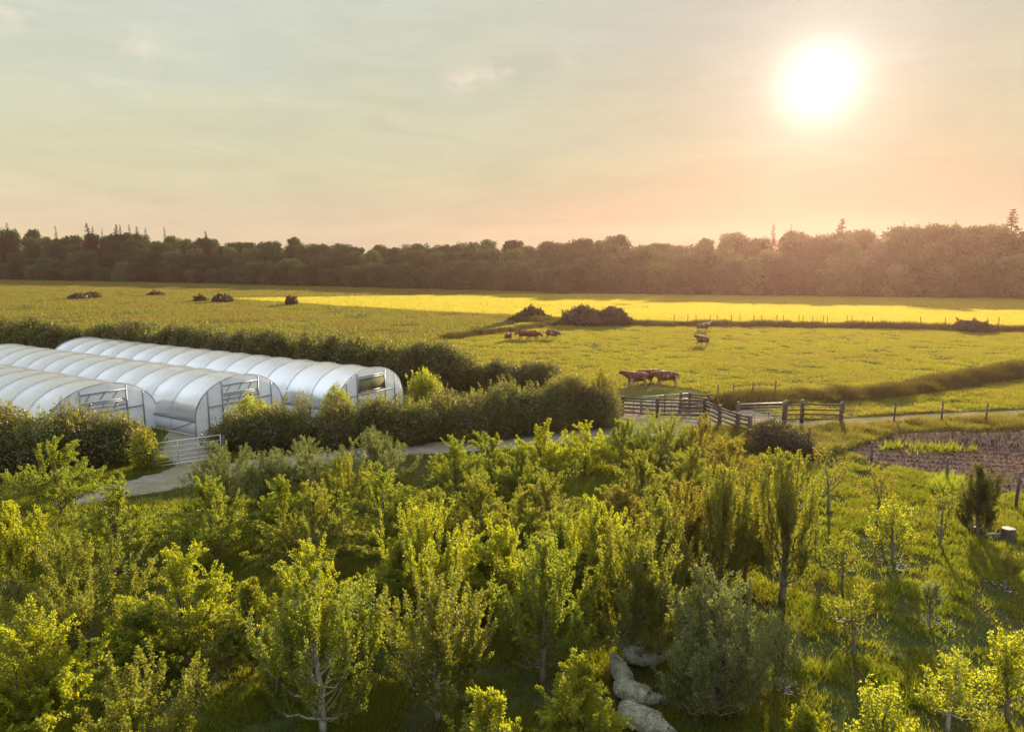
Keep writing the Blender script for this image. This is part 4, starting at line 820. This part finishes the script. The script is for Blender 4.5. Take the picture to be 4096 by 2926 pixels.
D = math.radians
def facing_xy(u, v, du=0): return at(u, v)
cow('brown and white cow standing broadside at the left of the pen yard', at(2548, 1550), D(180), .15, 1, .61)
cow('reddish cow standing close behind the broadside one', at(2575, 1540), D(12), .35, 2, .62)
cow('brown cow standing at the right end of the group above the pen', at(2668, 1546), D(172), .45, 3, .64)
cow('white and brown cow standing highest in the pasture beside the ditch bank', at(2810, 1328), D(10), .05, 4, .48)
cow('brown cow with white belly below the highest one in the pasture', at(2812, 1386), D(120), .25, 5, .6)
cow('grazing brown cow, right one of the pair in the shade of the bank', at(2128, 1362), D(20), .8, 6, .62)
cow('grazing cow, left one of the pair in the shade of the bank', at(2098, 1360), D(150), .7, 7, .62)
cow('brown cow walking away right of the shaded pair', at(2206, 1358), D(-40), .6, 8, .64)
cow('small brown cow alone at the left of the pasture', at(2032, 1366), D(70), .5, 9, .64, scale=.85)

WOOL = surf('fleece', (.34, .32, .23), (.56, .53, .41), 22, .95, .8, c3=(.30, .29, .19), bscale=30, spec=0.0); FACE = surf('sheep_skin', (.030, .022, .018), (.06, .045, .035), 9, .85, .2)
def sheep(label, xy, rz, head, seed, scale=1.0):
    V, E = animal(.92, .66, head, .17, .036, step=.03 * ((seed % 3) - 1)); V[6] = (V[6][0] + .11, 0, max(V[6][2], .26), .10, .10); V[7] = (V[6][0] + .20, 0, max(V[6][2] - .10, .12), .074, .07); V[5] = (*V[5][:3], .09, .09); me = skinned('body', V, E, 0); root = empty('sheep', (*xy, 0), rz); tag(root, label, 'sheep'); root.scale = (scale,) * 3
    # the face beyond the neck and the lower legs are dark skin, the rest is covered by a fleece of curly locks
    link('body', me, FACE, root); co = np.array([v.co[:] for v in me.vertices]); no = np.array([v.normal[:] for v in me.vertices]); hd = np.array(V[6][:3]); mz = np.array(V[7][:3])
    rr = np.random.default_rng(seed)
    # a woolly coat from rump to neck, with a topknot, leaving the dark face and lower legs bare
    W_ = np.array([(-.55, .40, .10), (-.50, .435, .225), (-.38, .45, .275), (-.22, .44, .255), (-.02, .425, .285), (.16, .43, .265), (.32, .455, .275), (.44, .455, .235), (.50, .45, .15)])
    nk = np.array(V[5][:3]); nr = np.array(V[6][:3]); k = 20; a = np.linspace(0, 2 * np.pi, k, endpoint=False); rows = [((x, 0, z), r_, r_ * .92) for x, z, r_ in W_] + [(tuple(nk * .7 + nr * .3 + np.array([0, 0, -.01])), .105, .11)]
    C_ = np.array([r_[0] for r_ in rows]); T_ = unit(np.gradient(C_, axis=0)); up = unit(np.cross(T_, np.array([0, 1., 0]))) * -1; V2 = []
    for c_, u_, (_, ra, rb_) in zip(C_, up, rows):
        lump = 1 + rr.normal(0, .02, k) + .07 * vnoise(np.cos(a) * 1.6 + c_[0] * 6, np.sin(a) * 1.6 + c_[0] * 3, seed) - .03; V2.append(c_ + (np.cos(a) * ra * lump)[:, None] * np.array([0, 1., 0]) + (np.sin(a) * rb_ * lump)[:, None] * u_)
    V2 = np.vstack(V2 + [C_[:1] - [.03, 0, 0], C_[-1:]]); n_ = len(rows)
    F2 = [(i_ * k + j_, i_ * k + (j_ + 1) % k, (i_ + 1) * k + (j_ + 1) % k, (i_ + 1) * k + j_) for i_ in range(n_ - 1) for j_ in range(k)] + [(n_ * k, (j_ + 1) % k, j_) for j_ in range(k)] + [(n_ * k + 1, (n_ - 1) * k + j_, (n_ - 1) * k + (j_ + 1) % k) for j_ in range(k)]
    mf = bpy.data.meshes.new('fleece'); mf.from_pydata([tuple(x) for x in V2], [], F2); mf.update()
    b_ = bmesh.new(); b_.from_mesh(mf); bmesh.ops.recalc_face_normals(b_, faces=b_.faces); b_.to_mesh(mf); b_.free()
    for p in mf.polygons: p.use_smooth = True
    fl = link('fleece', mf, WOOL, root)
    w_ = np.array([p.area for p in mf.polygons]); ctr = np.array([p.center[:] for p in mf.polygons]); nn = np.array([p.normal[:] for p in mf.polygons]); ix = rr.choice(len(w_), 9000, p=w_ / w_.sum())
    b1, b2 = rr.random((9000, 1)), rr.random((9000, 1)); q4 = np.array([[V2[p.vertices[i_ % len(p.vertices)]] for i_ in range(4)] for p in mf.polygons])[ix]
    P = (q4[:, 0] * (1 - b1) + q4[:, 1] * b1) * (1 - b2) + (q4[:, 3] * (1 - b1) + q4[:, 2] * b1) * b2 + rr.normal(0, .012, (9000, 3)); Dn = nn[ix] * .3 + rr.normal(0, .8, (9000, 3)) + [0, 0, -.2]; Vl, Fl = leaf_arrays(P, Dn, nn[ix] + rr.normal(0, .3, P.shape), rr.uniform(.025, .055, 9000), .024, .3)
    link('curls', np_mesh('curls', Vl, Fl), WOOL, fl)
    # curly wool on top of the head and between the ears
    m_ = 600; d_ = unit(rr.normal(0, 1, (m_, 3)) + np.array([-.75, 0, 1.0])); Pk = np.array(V[6][:3]) + d_ * rr.uniform(.095, .14, (m_, 1)) - np.array([.075, 0, 0]); Vk, Fk = leaf_arrays(Pk, d_ * .3 + rr.normal(0, .8, (m_, 3)), d_ + rr.normal(0, .3, (m_, 3)), rr.uniform(.03, .06, m_), .024, .3)
    link('topknot', np_mesh('topknot', Vk, Fk), WOOL, root)
    return root
for (u, v, zt, rz, hd_, sc_, lb) in ((2568, 2826, .66, -38, .75, .90, 'shaggy white sheep grazing head down, lowest of the four in the line'),
        (2536, 2716, .68, -36, .45, .82, 'dark faced white sheep with curly head wool, second from the bottom of the line'),
        (2484, 2640, .62, 100, .5, .74, 'white sheep seen from behind, third from the bottom of the line'),
        (2572, 2578, .66, -8, .4, .80, 'white sheep at the far end of the line half hidden by leaves')):
    sheep(lb, at(u, v, zt), D(rz), hd_, int(v) % 7, sc_)

# ------------------------------------------------------------------ haze
hz = MB(); hz.box((40, 235, 15.5), (860, 560, 33)); hme = hz.mesh('haze'); hm, t = newmat('haze_air')
pv = nd(t, 'ShaderNodeVolumePrincipled'); pv.inputs['Color'].default_value = (1.0, .57, .48, 1); pv.inputs['Density'].default_value = .00017; pv.inputs['Anisotropy'].default_value = .72
o_ = nd(t, 'ShaderNodeOutputMaterial'); t.links.new(pv.outputs[0], o_.inputs['Volume'])
tag(link('haze', hme, hm), kind='stuff')
